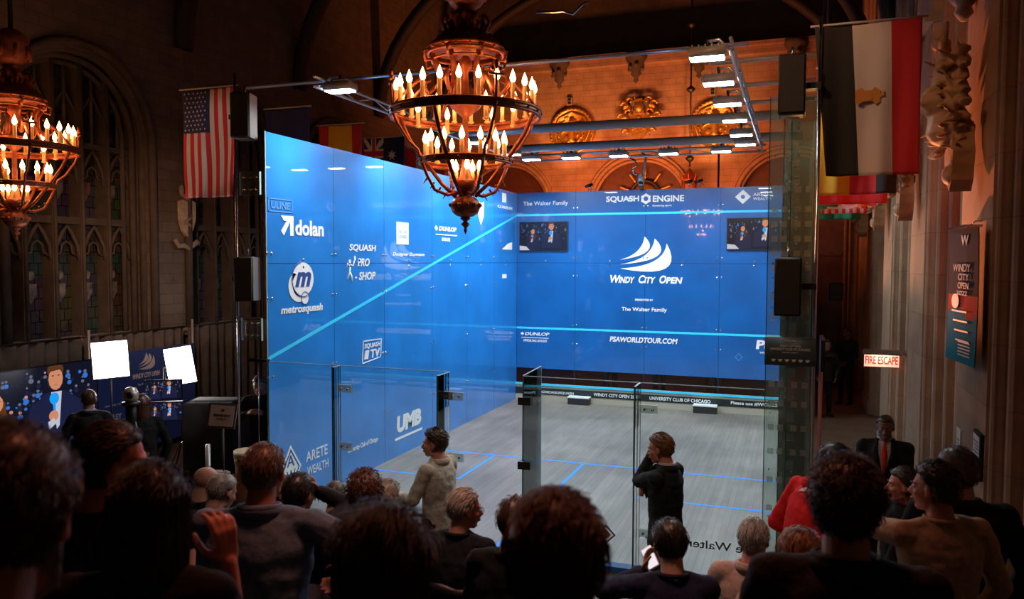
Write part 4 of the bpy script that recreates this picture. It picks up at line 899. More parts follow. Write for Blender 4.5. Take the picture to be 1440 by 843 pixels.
# ================================================================== CHANDELIERS
def chandelier():
    t = thing('candle_chandelier', '', 'chandelier')       # origin at centre of the big ring
    def ring(name, r, z, rt, band=.0, n=48):
        b = MB(); b.tube([(r*math.cos(2*PI*k/n), r*math.sin(2*PI*k/n), z) for k in range(n+1)], rt, 8, 1.0, False)
        if band:
            b.lathe([(r-.008, z-band), (r+.012, z-band), (r+.012, z), (r-.008, z), (r-.008, z-band)], n=n, cap=False)
            b.tube([(r*math.cos(2*PI*k/n), r*math.sin(2*PI*k/n), z-band) for k in range(n+1)], rt*.8, 8, 1.0, False)
            for k in range(n//2): a = 4*PI*k/n; b.ell(((r+.015)*math.cos(a), (r+.015)*math.sin(a), z-band/2), .014, 6)
        return b.build(name, IRON, t)
    ring('main_ring', .78, .04, .022, .06); ring('lower_ring', .48, -.46, .018, .04); ring('crown_ring', .39, .68, .022, .05, 36); ring('crown_ring', .35, .56, .014, 0, 36)
    def candles(n, r, z, h, ph=0):
        for k in range(n):
            a = 2*PI*k/n+ph; x, y = r*math.cos(a), r*math.sin(a)
            c = MB().tube([(x, y, z), (x, y, z+h)], .022, 10); c.lathe([(.0, z-.02), (.03, z-.01), (.034, z+.005), (.02, z+.01)], (x, y, 0), 10); cd = c.build('candle', CANDLE, t)
            MB().lathe([(.010, z+h), (.026, z+h+.022), (.031, z+h+.045), (.022, z+h+.080), (.008, z+h+.115), (.001, z+h+.135)], (x, y, 0), 10).build('flame_bulb', BULB, cd)
    candles(24, .72, .06, .17, .06); candles(14, .42, -.45, .15, .1); candles(6, .50, -.10, .14, .3); candles(5, .15, -.68, .11, .2)
    # scrolled arms between rings
    for k in range(4):
        a = PI/4+k*PI/2; ca, sa = math.cos(a), math.sin(a)
        P = lambda r, z: (r*ca, r*sa, z)
        MB().tube([P(.80, .02), P(.74, -.12), P(.62, -.30), P(.52, -.38), P(.50, -.46)], .016, 8).build('rope_arm', IRON, t)
        b = MB().tube([P(.49, -.48), P(.42, -.64), P(.34, -.78), P(.20, -.83), P(.07, -.80)], .018, 8)
        for q in range(4): b.cap(P(.42-.07*q, -.66-.05*q), P(.46-.07*q, -.72-.05*q), .014, .004, 5)
        b.build('leaf_arm', IRON, t)
    for k in range(8):
        a = k*PI/4; ca, sa = math.cos(a), math.sin(a); P = lambda r, z: (r*ca, r*sa, z)
        if k % 2 == 0:
            MB().tube([P(.77, .02), P(.64, -.24), P(.47, -.46)], .022, 8, .6).build('rib', IRON, t)
            MB().tube([P(.46, -.47), P(.27, -.70), P(.11, -.84)], .022, 8, .7).build('rib', IRON, t)
        b = MB().tube([P(.37, .60), P(.29, .46), P(.30, .30), P(.40, .20), P(.47, .28), P(.46, .38), P(.40, .40)], [.03, .03, .028, .026, .024, .02, .014], 8, .6)
        b.build('scroll_bracket', IRON, t)
        MB().tube([P(.39, .66), P(.46, .62), P(.44, .53), P(.36, .55)], .016, 6).build('crown_loop', IRON, t)
        MB().tube([P(.47, .36), P(.56, .28), P(.68, .16), P(.76, .06)], .016, 6).build('stay', IRON, t)
        b = MB(); b.tube([P(.79, .05), P(.80, .26)], .014, 6); b.tube([(P(.8, .3)[0]-.08*sa, P(.8, .3)[1]+.08*ca, .27), (P(.8, .3)[0]+.08*sa, P(.8, .3)[1]-.08*ca, .27)], .012, 6)
        b.ell(P(.8, .36), (.022, .022, .05), 8); b.ell((P(.8, .3)[0]-.04*sa, P(.8, .3)[1]+.04*ca, .32), .022, 6); b.ell((P(.8, .3)[0]+.04*sa, P(.8, .3)[1]-.04*ca, .32), .022, 6)
        if k % 2 == 1: b.build('fleur_finial', IRON, t)
    # centre stem, urn, crown
    MB().lathe([(.0, -1.24), (.008, -1.22), (.02, -1.2), (.012, -1.17), (.05, -1.13), (.02, -1.10), (.06, -1.07), (.025, -1.04), (.03, -1.06), (.09, -1.045), (.135, -1.01), (.155, -.965), (.157, -.92), (.135, -.875), (.10, -.85), (.06, -.835), (.05, -.78)], n=20).build('bottom_finial', IRON, t)
    b = MB()
    for k in range(12): a = k*PI/6; b.cap((.06*math.cos(a), .06*math.sin(a), -1.01), (.155*math.cos(a), .155*math.sin(a), -.93), .018, .024, 6)
    b.build('gadroons', IRON, t)
    MB().lathe([(.05, -.80), (.08, -.78), (.10, -.74), (.11, -.68), (.10, -.67), (.06, -.62), (.035, -.5), (.03, -.2), (.03, -.02), (.05, .0), (.15, .08), (.19, .16), (.18, .18), (.04, .14), (.03, .45), (.07, .5), (.07, .56), (.03, .62)], n=20).build('centre_stem', IRON, t)
    b = MB()
    for z, r, n in ((.70, .30, 14), (.78, .27, 12), (.90, .20, 12), (.99, .20, 10)):
        for k in range(n): a = 2*PI*k/n; b.ell((r*math.cos(a), r*math.sin(a), z), (.035, .035, .05), 8)
    b.lathe([(.38, .66), (.36, .74), (.29, .80), (.20, .84), (.16, .90), (.20, .95), (.21, 1.0), (.13, 1.04), (.10, 1.10), (.16, 1.14), (.20, 1.2), (.22, 1.3), (.2, 1.42), (.22, 1.5), (.1, 1.6)], n=20)
    for k in range(8):
        a = k*PI/4; ca, sa = math.cos(a), math.sin(a)
        b.tube([(r*ca, r*sa, z) for r, z in ((.14, .84), (.22, .86), (.27, .94), (.23, 1.0), (.19, .96))], .022, 6)
        b.ell((.22*ca, .22*sa, 1.3), (.03, .03, .1), 6)
    b.build('crown', IRON, t)
    MB().tube([(0, 0, 1.5), (0, 0, 7.6)], .03, 8).build('suspension_rod', BLACK, t)
    for k in range(6):
        a = k*PI/3+.2; light('POINT', 'candle_light', (.62*math.cos(a), .62*math.sin(a), .26), 7, (1, .36, .13), size=.08, parent=t)
    light('POINT', 'candle_light', (0, 0, -.45), 10, (1, .36, .13), size=.1, parent=t)
    return t
c1 = chandelier(); c1.location = (3.26, -.96, 4.98); tag(c1, 'large bronzed iron chandelier with tiers of candle bulbs hanging before the court')
c2 = copy_tree(c1); c2.location = (-3.45, -.85, 4.95); c2.rotation_euler = (0, 0, .35); tag(c2, 'bronzed iron candle chandelier cut off by the left edge of the picture')

# ================================================================== FLAGS
def flag(name, label, loc, w, h, cols, seed, rz=0, extra=None, folds=.03, pole=True, taper=.03, shift=0):
    """cloth hung vertically from a rod along its top; cols = list of (fraction, material)"""
    t = thing(name, label, 'flag', loc, R(rz)); rr = random.Random(seed); ph = rr.uniform(0, 6)
    def wv(u, v): return folds*(.25+v)*(math.sin(u*9+ph+v*1.2)+.5*math.sin(u*21+ph*2+v*2))+.012*math.sin(v*7+u*5)
    NU, NV = 39, 40; b = MB(); vs = []; ms = []
    for j in range(NV+1):
        for i in range(NU+1): u, v = i/NU, j/NV; vs.append(((u-.5)*w*(1-taper*v)+shift*v, wv(u, v), -v*h-.012*math.sin(u*PI)*(1-v)))
    fs = []
    mats = []; 
    for fr, m in cols:
        if m not in mats: mats.append(m)
    def cell(u, v):
        if extra:
            m = extra(u, v)
            if m is not None:
                if m not in mats: mats.append(m)
                return mats.index(m)
        acc = 0
        for fr, m in cols:
            acc += fr
            if u <= acc+1e-6: return mats.index(m)
        return mats.index(cols[-1][1])
    for j in range(NV):
        for i in range(NU):
            a = j*(NU+1)+i; fs.append((a, a+NU+1, a+NU+2, a+1)); ms.append(cell((i+.5)/NU, (j+.5)/NV))
    b.add(vs, fs); b.m = ms; o = b.build('cloth', mats, t); md = o.modifiers.new('thick', 'SOLIDIFY'); md.thickness = .004
    if pole: MB().tube([(-w/2-.04, 0, .01), (w/2+.05, 0, .01)], .012, 8).build('rod', mat('flag_rod', (.45, .4, .38), .4), t)
    for q in (-1, 1): MB().tube([(q*w*.42, 0, .01), (q*w*.42, 0, 12.2-loc[2])], .002, 4).build('hanging_wire', BLACK, t)
    return t, wv
fr_, fw_, fb_ = mat('flag_red', (.55, .02, .03), .8), mat('flag_white', (.62, .55, .52), .8), mat('flag_navy', (.015, .02, .09), .8)
fy_, fk_, fg_, fo_ = mat('flag_yellow', (.75, .38, .02), .8), mat('flag_black', (.02, .018, .016), .8), mat('flag_green', (.02, .18, .07), .8), mat('flag_orange', (.7, .15, .03), .8)
def canton(u, v):
    if u < 7/13 and v < .41: return fb_
t, wv = flag('national_flag', 'red and white striped flag with starry dark blue canton hanging left of the court', (-1.36, .5, 5.90), .94, 1.54, [(1/13, fr_ if k % 2 == 0 else fw_) for k in range(13)], 1, 0, canton, .02)
b = MB()
for j in range(9):
    for i in range(6 if j % 2 == 0 else 5):
        u = (.05+(i+(0 if j % 2 == 0 else .5))*.082); v = .035+j*.042
        b.M = Matrix.Translation(((u-.5)*.94*(1-.03*v), wv(u, v)-.006, -v*1.54)) @ frame((0, 0, 0), (1, 0, 0), (0, 0, 1)); b.poly([(.017*(1 if k % 2 == 0 else .42)*math.sin(k*PI/5), .017*(1 if k % 2 == 0 else .42)*math.cos(k*PI/5)) for k in range(10)][::-1], -.002, .002)
b.build('stars', fw_, t)
flag('national_flag', 'plain dark blue flag just right of the upper left speaker', (-1.12, 2.0, 5.88), .80, 1.2, [(1, fb_)], 2, 0, None, .05)
flag('national_flag', 'flag with red, yellow and red bands above the left glass wall', (-1.10, 3.5, 5.86), .90, 1.3, [(.24, fr_), (.52, fy_), (.24, fr_)], 3, 0, None, .03)
def jack(u, v):
    if u < .5 and v < .42:
        uu, vv = u/.5, v/.42
        if abs(uu-.5) < .08 or abs(vv-.5) < .09: return fr_
        if abs(uu-.5) < .14 or abs(vv-.5) < .15: return fw_
        if abs(uu-vv) < .12 or abs(uu+vv-1) < .12: return fw_
t, wv = flag('national_flag', 'dark blue flag with small union canton and white star behind the chandelier', (-1.06, 5.0, 5.86), .92, 1.4, [(1, fb_)], 4, 0, jack, .03)
b = MB(); b.M = Matrix.Translation((.22, -.09, -.36)) @ frame((0, 0, 0), (1, 0, 0), (0, 0, 1)); b.poly([(.10*(1 if k % 2 == 0 else .45)*math.sin(k*PI/7), .10*(1 if k % 2 == 0 else .45)*math.cos(k*PI/7)) for k in range(14)][::-1], -.002, .002); b.build('star', fw_, t)
flag('national_flag', 'red and white flag with bands, left of the chandelier over the glass wall', (-.95, 6.5, 5.86), 1.0, 1.4, [(.3, fr_), (.4, fw_), (.3, fr_)], 5, 0, None, .04)
t, wv = flag('national_flag', 'black, white and red flag with golden eagle hanging over the right passage', (7.15, -.1, 5.80), .96, 1.48, [(.36, fk_), (.35, fw_), (.29, fr_)], 6, 0, None, .03, True, .13, .075)
FGD = mat('flag_gold', (.6, .25, .04), .6)
b = MB(); b.M = Matrix.Translation((.02, -.045, -.72)) @ frame((0, 0, 0), (1, 0, 0), (0, 0, 1))
b.poly([(-.115, .06), (-.115, -.06), (-.08, -.075), (-.05, -.05), (.04, -.05), (.07, -.085), (.105, -.06), (.105, .05), (.06, .085), (.03, .055), (-.03, .055), (-.06, .085)], -.003, .002); b.poly([(.105, .02), (.14, .05), (.145, .0), (.105, -.02)], -.003, .002); b.poly([(-.03, .03), (.03, .03), (.04, -.03), (0, -.05), (-.04, -.03)], -.003, .008); b.build('eagle_emblem', FGD, t)
flag('national_flag', 'yellow, red and black banded flag showing below the eagle flag', (7.145, .75, 5.58), .80, 1.38, [(.42, fy_), (.33, fr_), (.25, fk_)], 7, 0, None, .03)
flag('national_flag', 'plain red flag, a strip of it showing under the yellow and red one', (7.15, 1.55, 5.4), .77, 1.25, [(1, fr_)], 8, 0, None, .03)
flag('national_flag', 'green, white and orange banded flag end under the plain red flag', (7.14, 2.25, 5.4), .68, 1.23, [(.33, fg_), (.34, fw_), (.33, fo_)], 9, 0, None, .03)
def checks(u, v):
    if v > .94: return fr_ if int(u*13) % 2 == 0 else fw_
flag('national_flag', 'white flag with red and white chequered hem low in the stack of flags', (7.13, 2.9, 5.4), .59, 1.28, [(.12, fg_), (.76, fw_), (.12, fr_)], 10, 0, checks, .02)
flag('national_flag', 'green flag lowest and rearmost in the stack of flags over the passage', (7.10, 3.6, 5.4), .59, 1.33, [(1, fg_)], 11, 0, None, .02)
for i in range(1): pass

# ================================================================== BROADCAST CORNER
MLeft = lambda x, y, z: frame((x, y, z), (0, 1, 0), (0, 0, 1))
monitor('video_wall', 'large video wall showing two presenters with blue microphones, standing before the drape', 'screen', MLeft(-4.38, .02, 1.12), 2.4, 1.36, 9)
t = thing('event_backdrop', 'blue sponsor backdrop with white three sail logo behind the softboxes', 'backdrop'); t.matrix_world = MLeft(-4.36, 2.35, 0)
MB().box((-1.1, .12, -.03), (1.1, 1.86, 0)).build('panel', mat('backdrop_blue', (.05, .11, .42), .6), t)
BP = mat('backdrop_print', (.8, .85, .9), .6)
b = MB(); b.M = Matrix.Translation((0, 0, .004)); sails(b, (-.28, 1.50, .12, 1.80)); b.build('sail_logo', BP, t)
b = MB(); b.M = Matrix.Translation((0, 0, .004)); add_text(b, 'WINDY CITY OPEN', (-.42, 1.36, .20, 1.45), .2, .03); add_text(b, 'The Walter Family', (-.30, 1.22, .08, 1.27), 0, .01); add_text(b, 'University Club of Chicago', (-1.0, .96, -.4, 1.0)); add_text(b, 'WILEY', (-.98, .72, -.66, .82), 0, .03); add_text(b, 'UMB', (.4, 1.5, .62, 1.57), .1, .03); add_text(b, 'DUNLOP', (.35, 1.7, .65, 1.75), .2, .02); add_text(b, 'dolan', (.5, .62, .8, .72), 0, .03); b.build('sponsor_text', BP, t)
b = MB(); b.M = Matrix.Translation((0, 0, .004)); diamond(b, (.5, 1.36), .07, .11); diamond(b, (-.70, .42), .06, .08); b.box((-.52, .72, -.002), (-.42, .85, .002)); b.build('sponsor_marks', BP, t)
for s in (-1.08, 1.08): MB().box((s-.03, 0, -.02), (s+.03, .12, .4)).build('foot', BLACK, t)
def softbox(loc, yaw, tilt, w, h, label):
    t = thing('softbox_light', label, 'studio light', (loc[0], loc[1], 0), R(yaw))
    hd = bpy.data.objects.new('head', None); 
    M = Matrix.Translation((0, 0, loc[2])) @ Matrix.Rotation(R(tilt), 4, 'Y')
    b = MB(); b.M = M; b.box((-w/2, .0, -h/2), (w/2, .07, h/2)); hd = b.build('housing', BLACK, t)
    b = MB(); b.M = M; b.box((-w/2+.01, -.012, -h/2+.01), (w/2-.01, -.001, h/2-.01)); b.build('diffuser', SOFTB, hd)
    MB().tube([(0, .05, loc[2]), (0, .05, .55)], .014, 8).build('stand_tube', BLACK, t)
    for k in range(3): a = k*2*PI/3; MB().tube([(0, .05, .6), (.4*math.cos(a), .05+.4*math.sin(a), .015)], .011, 6).build('leg', BLACK, t)
    light('AREA', 'softbox_glow', tuple(M @ V((0, -.05, 0))), 22, (1, .93, .9), tuple(M @ V((0, -3, 0))), w, h, parent=t)
softbox((-3.07, .30, 1.97), 48, -3, .50, .56, 'left glowing white softbox panel on a stand beside the video wall')
softbox((-2.60, 1.20, 1.79), 30, -9, .43, .60, 'right glowing white softbox panel, tilted, before the blue backdrop')
# two stacked monitors on a stand
d_ = frame((-2.05, .27, 1.58), (math.cos(R(34)), math.sin(R(34)), 0), (0, 0, 1))
ms = monitor('studio_monitor', 'upper of the two small studio monitors on the stand left of the drape', 'screen', d_, .50, .27, 12, .012, .03)
ms = monitor('studio_monitor', 'lower of the two small studio monitors on the stand', 'screen', frame((-2.05, .27, 1.26), (math.cos(R(34)), math.sin(R(34)), 0), (0, 0, 1)), .50, .27, 13, .012, .03)
t = thing('monitor_stand', 'black stand pole carrying the two studio monitors', 'stand', (-2.09, .34, 0)); MB().tube([(0, 0, .0), (0, 0, 1.9)], .014, 8).build('pole', BLACK, t)
for k in range(3): a = k*2*PI/3; MB().tube([(0, 0, .5), (.35*math.cos(a), .35*math.sin(a), .015)], .011, 6).build('leg', BLACK, t)
# studio camera on tripod
t = thing('studio_camera', 'silver ball-shaped studio camera on a tripod between the two seated crew', 'camera', (-.65, -1.65, 1.80))
MB().lathe([(.0, .20), (.06, .18), (.085, .11), (.08, .05), (.05, .02)], n=16).build('dome', mat('silver_plastic', (.5, .45, .42), .3, .4), t); MB().lathe([(.05, -.02), (.10, -.01), (.10, .02), (.05, .03)], n=16).build('base', BLACK, t); MB().ell((.05, -.06, .11), (.045, .03, .045), 10).build('lens', BLACK, t)
t = thing('camera_tripod', 'black tripod under the ball-shaped studio camera', 'tripod', (-.65, -1.65, 0)); MB().lathe([(.05, 1.58), (.06, 1.62), (.06, 1.79)], n=12).build('head', BLACK, t)
for k in range(3): a = k*2*PI/3+.5; MB().tube([(.03*math.cos(a), .03*math.sin(a), 1.6), (.36*math.cos(a), .36*math.sin(a), .015)], [.022, .014], 6).build('leg', BLACK, t)
# sign on music stand
t = thing('notice_stand', 'white notice in a dark frame on a thin stand at the left court corner', 'sign', (.02, -.92, 0), R(22)); MB().tube([(0, .03, 0), (0, .03, 1.5)], .012, 8).build('pole', BLACK, t)
M = Matrix.Translation((0, 0, 1.57)) @ Matrix.Rotation(R(-14), 4, 'X') @ Matrix.Rotation(R(4), 4, 'Y')
b = MB(); b.M = M; b.box((-.17, -.005, -.15), (.17, .02, .15)); b.build('frame', mat('frame_brown', (.09, .06, .05), .5), t)
b = MB(); b.M = M; b.box((-.145, -.009, -.125), (.145, -.0055, .125)); b.build('paper', mat('pinkish_paper', (.55, .42, .40), .7), t)
b = MB(); b.M = M @ frame((0, -.0095, 0), (1, 0, 0), (0, 0, 1)); sails(b, (-.03, .05, .03, .09)); add_text(b, 'RESERVED SEATS', (-.10, -.01, .10, .02), bold=.02); add_text(b, 'ONLY', (-.06, -.05, .06, -.025), bold=.02); b.build('print', INK, t)
MB().box((-.2, -.17, 0), (.2, .23, .015)).build('base_plate', BLACK, t)
# wooden drum tables with glassware trays
for i, (x, y, r, z, lab) in enumerate(((.02, -.45, .17, .95, 'round wooden drum stand with a pale rim by the left court corner'), (-.45, -.55, .2, .62, 'lower wooden drum stand left of the taller one'))):
    t = thing('drum_stand', lab, 'stand', (x, y, 0)); MB().lathe([(r*.9, 0), (r*.95, .03), (r*.92, z-.1), (r, z-.06), (r, z)], n=28).build('body', mat('honey_wood', (.30, .13, .05), .45, noise_s=6), t); MB().lathe([(r*1.04, z), (r*1.05, z+.09), (r*.95, z+.09), (r*.95, z+.01)], n=28).build('rim', mat('pale_rim', (.5, .38, .25), .5), t)
# flight cases in front of the drape
for i, (x, y, w_, h_, lab) in enumerate(((-1.30, .45, .7, 1.45, 'black covered equipment rack right of the studio monitors'), (-1.9, 2.3, .7, .9, 'low black equipment case behind the studio monitors'))):
    t = thing('equipment_rack', lab, 'case', (x, y, 0), R(20)); MB().rbox((-w_/2, -.25, .02), (w_/2, .25, h_), .05).build('cover', mat('black_cloth_cover', (.018, .018, .018), .9, noise_s=5), t)
    MB().tube([(-w_/2-.012, -.2, h_*.6), (-w_/2-.04, -.2, h_*.6), (-w_/2-.04, .2, h_*.6), (-w_/2-.012, .2, h_*.6)], .012, 6).build('handle', CHROME, t)
tag(MB().tube([(-.35, -.75, 0), (-.35, -.75, 1.15)], .03, 10).build('short_white_post', mat('pale_pole', (.6, .58, .55), .35, .6)), 'short pale upright tube left of the drum stands', 'post')
# ================================================================== SEATING
def row_y(k): return -2.95-.8*k
def row_z(k): return .25+.28*k
for k in range(0, 8):
    y = row_y(k); z = row_z(k); lab = 'dark carpeted riser step, %s row of seats from the court' % ['front', 'second', 'third', 'fourth', 'fifth', 'sixth', 'seventh', 'last'][k]
    t = thing('seating_riser', lab, 'riser', (4.15, y, 0)); MB().box((-2.85, -.45 if k < 7 else -1.6, 0), (2.75, .35, z)).build('deck', CARPET, t); MB().box((-2.85, .35, z-.03), (2.75, .362, z+.002)).build('nosing', BLACK, t)
    t = thing('aisle_step', 'dark aisle step at the right wall, level with the %s row' % ['front', 'second', 'third', 'fourth', 'fifth', 'sixth', 'seventh', 'last'][k], 'step', (7.5, y, 0)); MB().box((-.6, -.45, 0), (.62, .35, z)).build('deck', CARPET, t); MB().box((-.6, .35, z-.03), (.62, .362, z+.002)).build('nosing', BLACK, t)
def make_chair():
    t = thing('stacking_chair', '', 'chair')
    b = MB(); vs = []; fs = []; n = 14; m = 10
    outl = []
    # padded back, rounded top corners, gently curved
    def half(v): return .225 if v < .7 else .225-.09*((v-.7)/.3)**2.2
    for side in (0, 1):
        for j in range(m+1):
            v = j/m; hw = half(v)
            for i in range(n+1):
                u = -1+2*i/n; x = u*hw; z = .56+.33*v-.035*abs(u)**3*(v > .95)
                y = -.235-.07*v-.035*(1-u*u)+ (.022 if side else -.022)*(1-abs(u)**6)*(1-abs(2*v-1)**8)
                vs.append((x, y, z))
    o = (m+1)*(n+1)
    for j in range(m):
        for i in range(n): a = j*(n+1)+i; fs.append((a, a+1, a+n+2, a+n+1)); fs.append((a+o, a+n+1+o, a+n+2+o, a+1+o))
    per = [i for i in range(n+1)]+[(j+1)*(n+1)+n for j in range(m)]+[m*(n+1)+i for i in range(n-1, -1, -1)]+[j*(n+1) for j in range(m-1, 0, -1)]
    for a, b2 in zip(per, per[1:]+per[:1]): fs.append((b2, a, a+o, b2+o))
    b.add(vs, fs); b.build('backrest', CHAIR, t, True)
    b = MB(); b.ering([((0, 0, .42), .20, .19), ((0, 0, .425), .225, .215), ((0, 0, .455), .225, .215), ((0, 0, .47), .20, .19)]); b.build('seat', CHAIR, t)
    for s in (-1, 1):
        MB().tube([(s*.235, -.30, .84), (s*.235, -.24, .60), (s*.235, -.20, .42), (s*.235, -.26, .01)], .011, 8).build('leg', BLACK, t)
        MB().tube([(s*.235, -.20, .42), (s*.235, .19, .42), (s*.235, .22, .01)], .011, 8).build('leg', BLACK, t)
    MB().tube([(-.235, .17, .2), (.235, .17, .2)], .009, 6).build('stretcher', BLACK, t)
    return t
chair0 = make_chair(); chair_used = [False]
def chair(x, y, z, label, rz=0, group=None):
    t = chair0 if not chair_used[0] else copy_tree(chair0); chair_used[0] = True
    t.location = (x, y, z); t.rotation_euler = (0, 0, R(rz)); t['label'] = label
    if group: t['group'] = group
    return t

# ================================================================== PEOPLE
def ik(s, w, pole, l1, l2):
    s = V(s); w = V(w); d = w-s; L = min(d.length, (l1+l2)*.985); dn = d.normalized(); w = s+dn*L
    a = (l1*l1-l2*l2+L*L)/(2*L); h = math.sqrt(max(0, l1*l1-a*a)); p = V(pole); p = (p-dn*p.dot(dn)).normalized()
    return s+dn*a+p*h, w
def head_mb(b, H, det):
    """skull, face, ears in head space (origin mid-head, y forward); H head matrix"""
    M0 = b.M; b.M = M0 @ H; n = 20 if det else 14
    b.ell((0, -.012, .033), (.074, .094, .083), n); b.ell((0, .028, -.028), (.061, .062, .088), n); b.ell((0, .03, -.072), (.050, .048, .036), n)
    b.ell((0, .070, -.096), (.021, .020, .016), 10)
    b.ell((0, .072, .024), (.050, .019, .014), 12)
    b.cap((0, .085, .010), (0, .110, -.028), .0085, .0125, 8); b.ell((.012, .100, -.034), (.009, .011, .008), 8); b.ell((-.012, .100, -.034), (.009, .011, .008), 8)
    for s in (-1, 1):
        b.ell((s*.036, .060, -.022), (.024, .022, .020), 10); b.cap((s*.042, .02, -.075), (s*.018, .058, -.098), .020, .017, 8)
        E = Matrix.Rotation(R(-14), 3, 'X') @ Matrix.Rotation(s*R(18), 3, 'Z')
        b.ell((s*.079, -.004, -.006), (.008, .019, .031), 10, E); b.ell((s*.076, .006, -.02), (.010, .010, .014), 8)
    b.ell((0, .090, -.056), (.023, .012, .0065), 10); b.ell((0, .088, -.069), (.020, .011, .0070), 10)
    b.M = M0
def hand(b, w, d, nrm, side, curl=30, s=1.0, spread=1.0, thumb=1.0):
    """palm + five bent fingers; d finger direction, nrm palm normal, side=+1 thumb towards +x' """
    w = V(w); d = V(d).normalized(); nrm = V(nrm); nrm = (nrm-d*nrm.dot(d)).normalized(); sd = d.cross(nrm)*side
    for q in (-.026, -.009, .009, .026): b.cap(w+d*.012*s+sd*q*.7*s, w+d*.088*s+sd*q*s, .0135*s, .0115*s, 8)
    for k, (q, ln) in enumerate(((.030, .070), (.010, .080), (-.010, .075), (-.029, .058))):
        p = w+d*.088*s+sd*q*s; dirn = (d+sd*q*spread*3).normalized(); ang = 0
        for j, (fr, rr) in enumerate(((.45, .0098), (.32, .0088), (.25, .0078))):
            ang += R(curl*(.8+.12*k)*(1 if j else .7)); dd = dirn*math.cos(ang)+nrm*math.sin(ang); p2 = p+dd*ln*fr*s*1.05
            b.cap(p, p2, rr*s, rr*.93*s, 7); p = p2
    p = w+d*.022*s+sd*.026*s; p2 = p+(d*.55+sd*.75+nrm*.35).normalized()*.042*s; b.cap(p, p2, .0145*s, .012*s, 7)
    p3 = p2+(d*.85+sd*.25+nrm*.45*thumb).normalized()*.032*s; b.cap(p2, p3, .0115*s, .0102*s, 7); p4 = p3+(d*.8+nrm*.5*thumb).normalized()*.024*s; b.cap(p3, p4, .0102*s, .0085*s, 7)
def sm(a, b, x): t = max(0, min(1, (x-a)/(b-a))); return t*t*(3-2*t)
def hair_mesh(b, H, style, vol, seed, detail):
    """cap of hair over the skull with a real hairline; returns list of roots for strands"""
    NU, NV = (72, 44) if detail else (40, 26)
    roots = []; vs = []; off = V((seed*3.1, seed*1.7, 0))
    for j in range(NV+1):
        th = PI*j/NV
        for i in range(NU):
            ph = 2*PI*i/NU; d = V((math.sin(th)*math.cos(ph), math.sin(th)*math.sin(ph), math.cos(th)))
            p = V((d.x*.077, -.014+d.y*.098, .022+d.z*.096))
            y = p.y/1.0
            if y > .045: hl = .070
            elif y > -.012: hl = .012+(y+.012)/.057*.058
            else: hl = -.078
            if abs(p.x) > .06 and -.03 < y < .02: hl = max(hl, .012)
            k = sm(hl-.006, hl+.010, p.z)
            if style == 'fringe':
                k *= 1-sm(.045, .065, p.z)*(1 if y > -.085 else .7)
            if style == 'bob' or style == 'long':
                if y < .03: k = max(k, sm(.045, .02, y))
            t = vol*(.55+.45*sm(-.05, .1, p.z)) 
            if style == 'fringe': t = .006
            nz = noise.noise(V((d.x*5, d.y*5, d.z*5))+off)*.5+noise.noise(V((d.x*12, d.y*12, d.z*12))+off)*.4
            if style == 'curly': nz += noise.noise(V((d.x*19, d.y*19, d.z*19))+off)*1.0
            else:
                nz += noise.noise(V((ph*7+d.z*2, d.z*2.0, 0))+off)*.5
            amp = vol*(.45 if style == 'curly' else .22)
            q = p+d*(t+amp*nz*min(1, vol*60)) if k > .01 else p
            vv = p*(1-0)+(q-p)*k-d*.013*(1-k)
            vs.append(vv)
            if k > .8: roots.append((vv, d))
    fs = []
    for j in range(NV):
        for i in range(NU): a = j*NU+i; c = j*NU+(i+1) % NU; fs.append((a, a+NU, c+NU, c))
    M0 = b.M; b.M = M0 @ H; b.add(vs, fs); b.M = M0
    return roots
def strands(b, H, roots, style, n, length, rad, seed):
    rr = random.Random(seed); M0 = b.M; b.M = M0 @ H
    for k in range(n):
        p, d = rr.choice(roots); p = V(p)+V((rr.uniform(-.004, .004), rr.uniform(-.004, .004), rr.uniform(-.004, .004)))
        ln = length*rr.uniform(.5, 1.1); pts = [p-d*.004]; cur = p
        base = V((d.x*.3+.25*noise.noise(p*30), -.55 if d.z > .3 else -.15, -.25-abs(d.z < .4)*.8))
        tang = (base-d*base.dot(d)).normalized(); lift = rr.uniform(.05, .35) if style != 'curly' else rr.uniform(.3, .9)
        seg = 4; ph = rr.uniform(0, 6)
        for s in range(seg):
            w = d.cross(tang)
            dr = tang+d*lift*(1-s/seg)
            if style == 'curly': dr += w*math.sin(ph+s*1.9)*1.0+d*math.cos(ph+s*1.9)*.5
            else: dr += w*rr.uniform(-.15, .15)
            cur = cur+dr.normalized()*ln/seg
            if style in ('short', 'buzz', 'fringe'): pass
            pts.append(cur); tang = (tang-d*.25*(s > 0)).normalized()
        b.tube(pts, [rad, rad, rad*.9, rad*.7, rad*.2], 3, cap=False)
    b.M = M0
SK = {}
def skin_mat(c):
    if c not in SK:
        m = mat('skin_%d' % len(SK), c, .5, spec=.35, noise_s=20, noise_a=.10); m.node_tree.nodes['Principled BSDF'].inputs['Subsurface Weight'].default_value = 0; SK[c] = m
    return SK[c]
CM = {}
def cloth(c, rough=.85, ns=30):
    k = (c, rough, ns)
    if k not in CM: CM[k] = mat('cloth_%d' % len(CM), c, rough, spec=.15, noise_s=ns, noise_a=.18, bump=.25)
    return CM[k]
HM = {}
def hairm(c):
    if c not in HM: HM[c] = mat('hair_%d' % len(HM), c, .42, spec=.6, noise_s=14, noise_a=.35)
    return HM[c]
PALE = (.55, .27, .18); TANS = (.45, .20, .12); RUDDY = (.56, .22, .14); DARKS = (.17, .075, .045)
EYEW = mat('eye_white', (.42, .38, .35), .4); IRIS = mat('eye_iris', (.03, .015, .01), .3); LIP = mat('lip', (.35, .10, .08), .5)
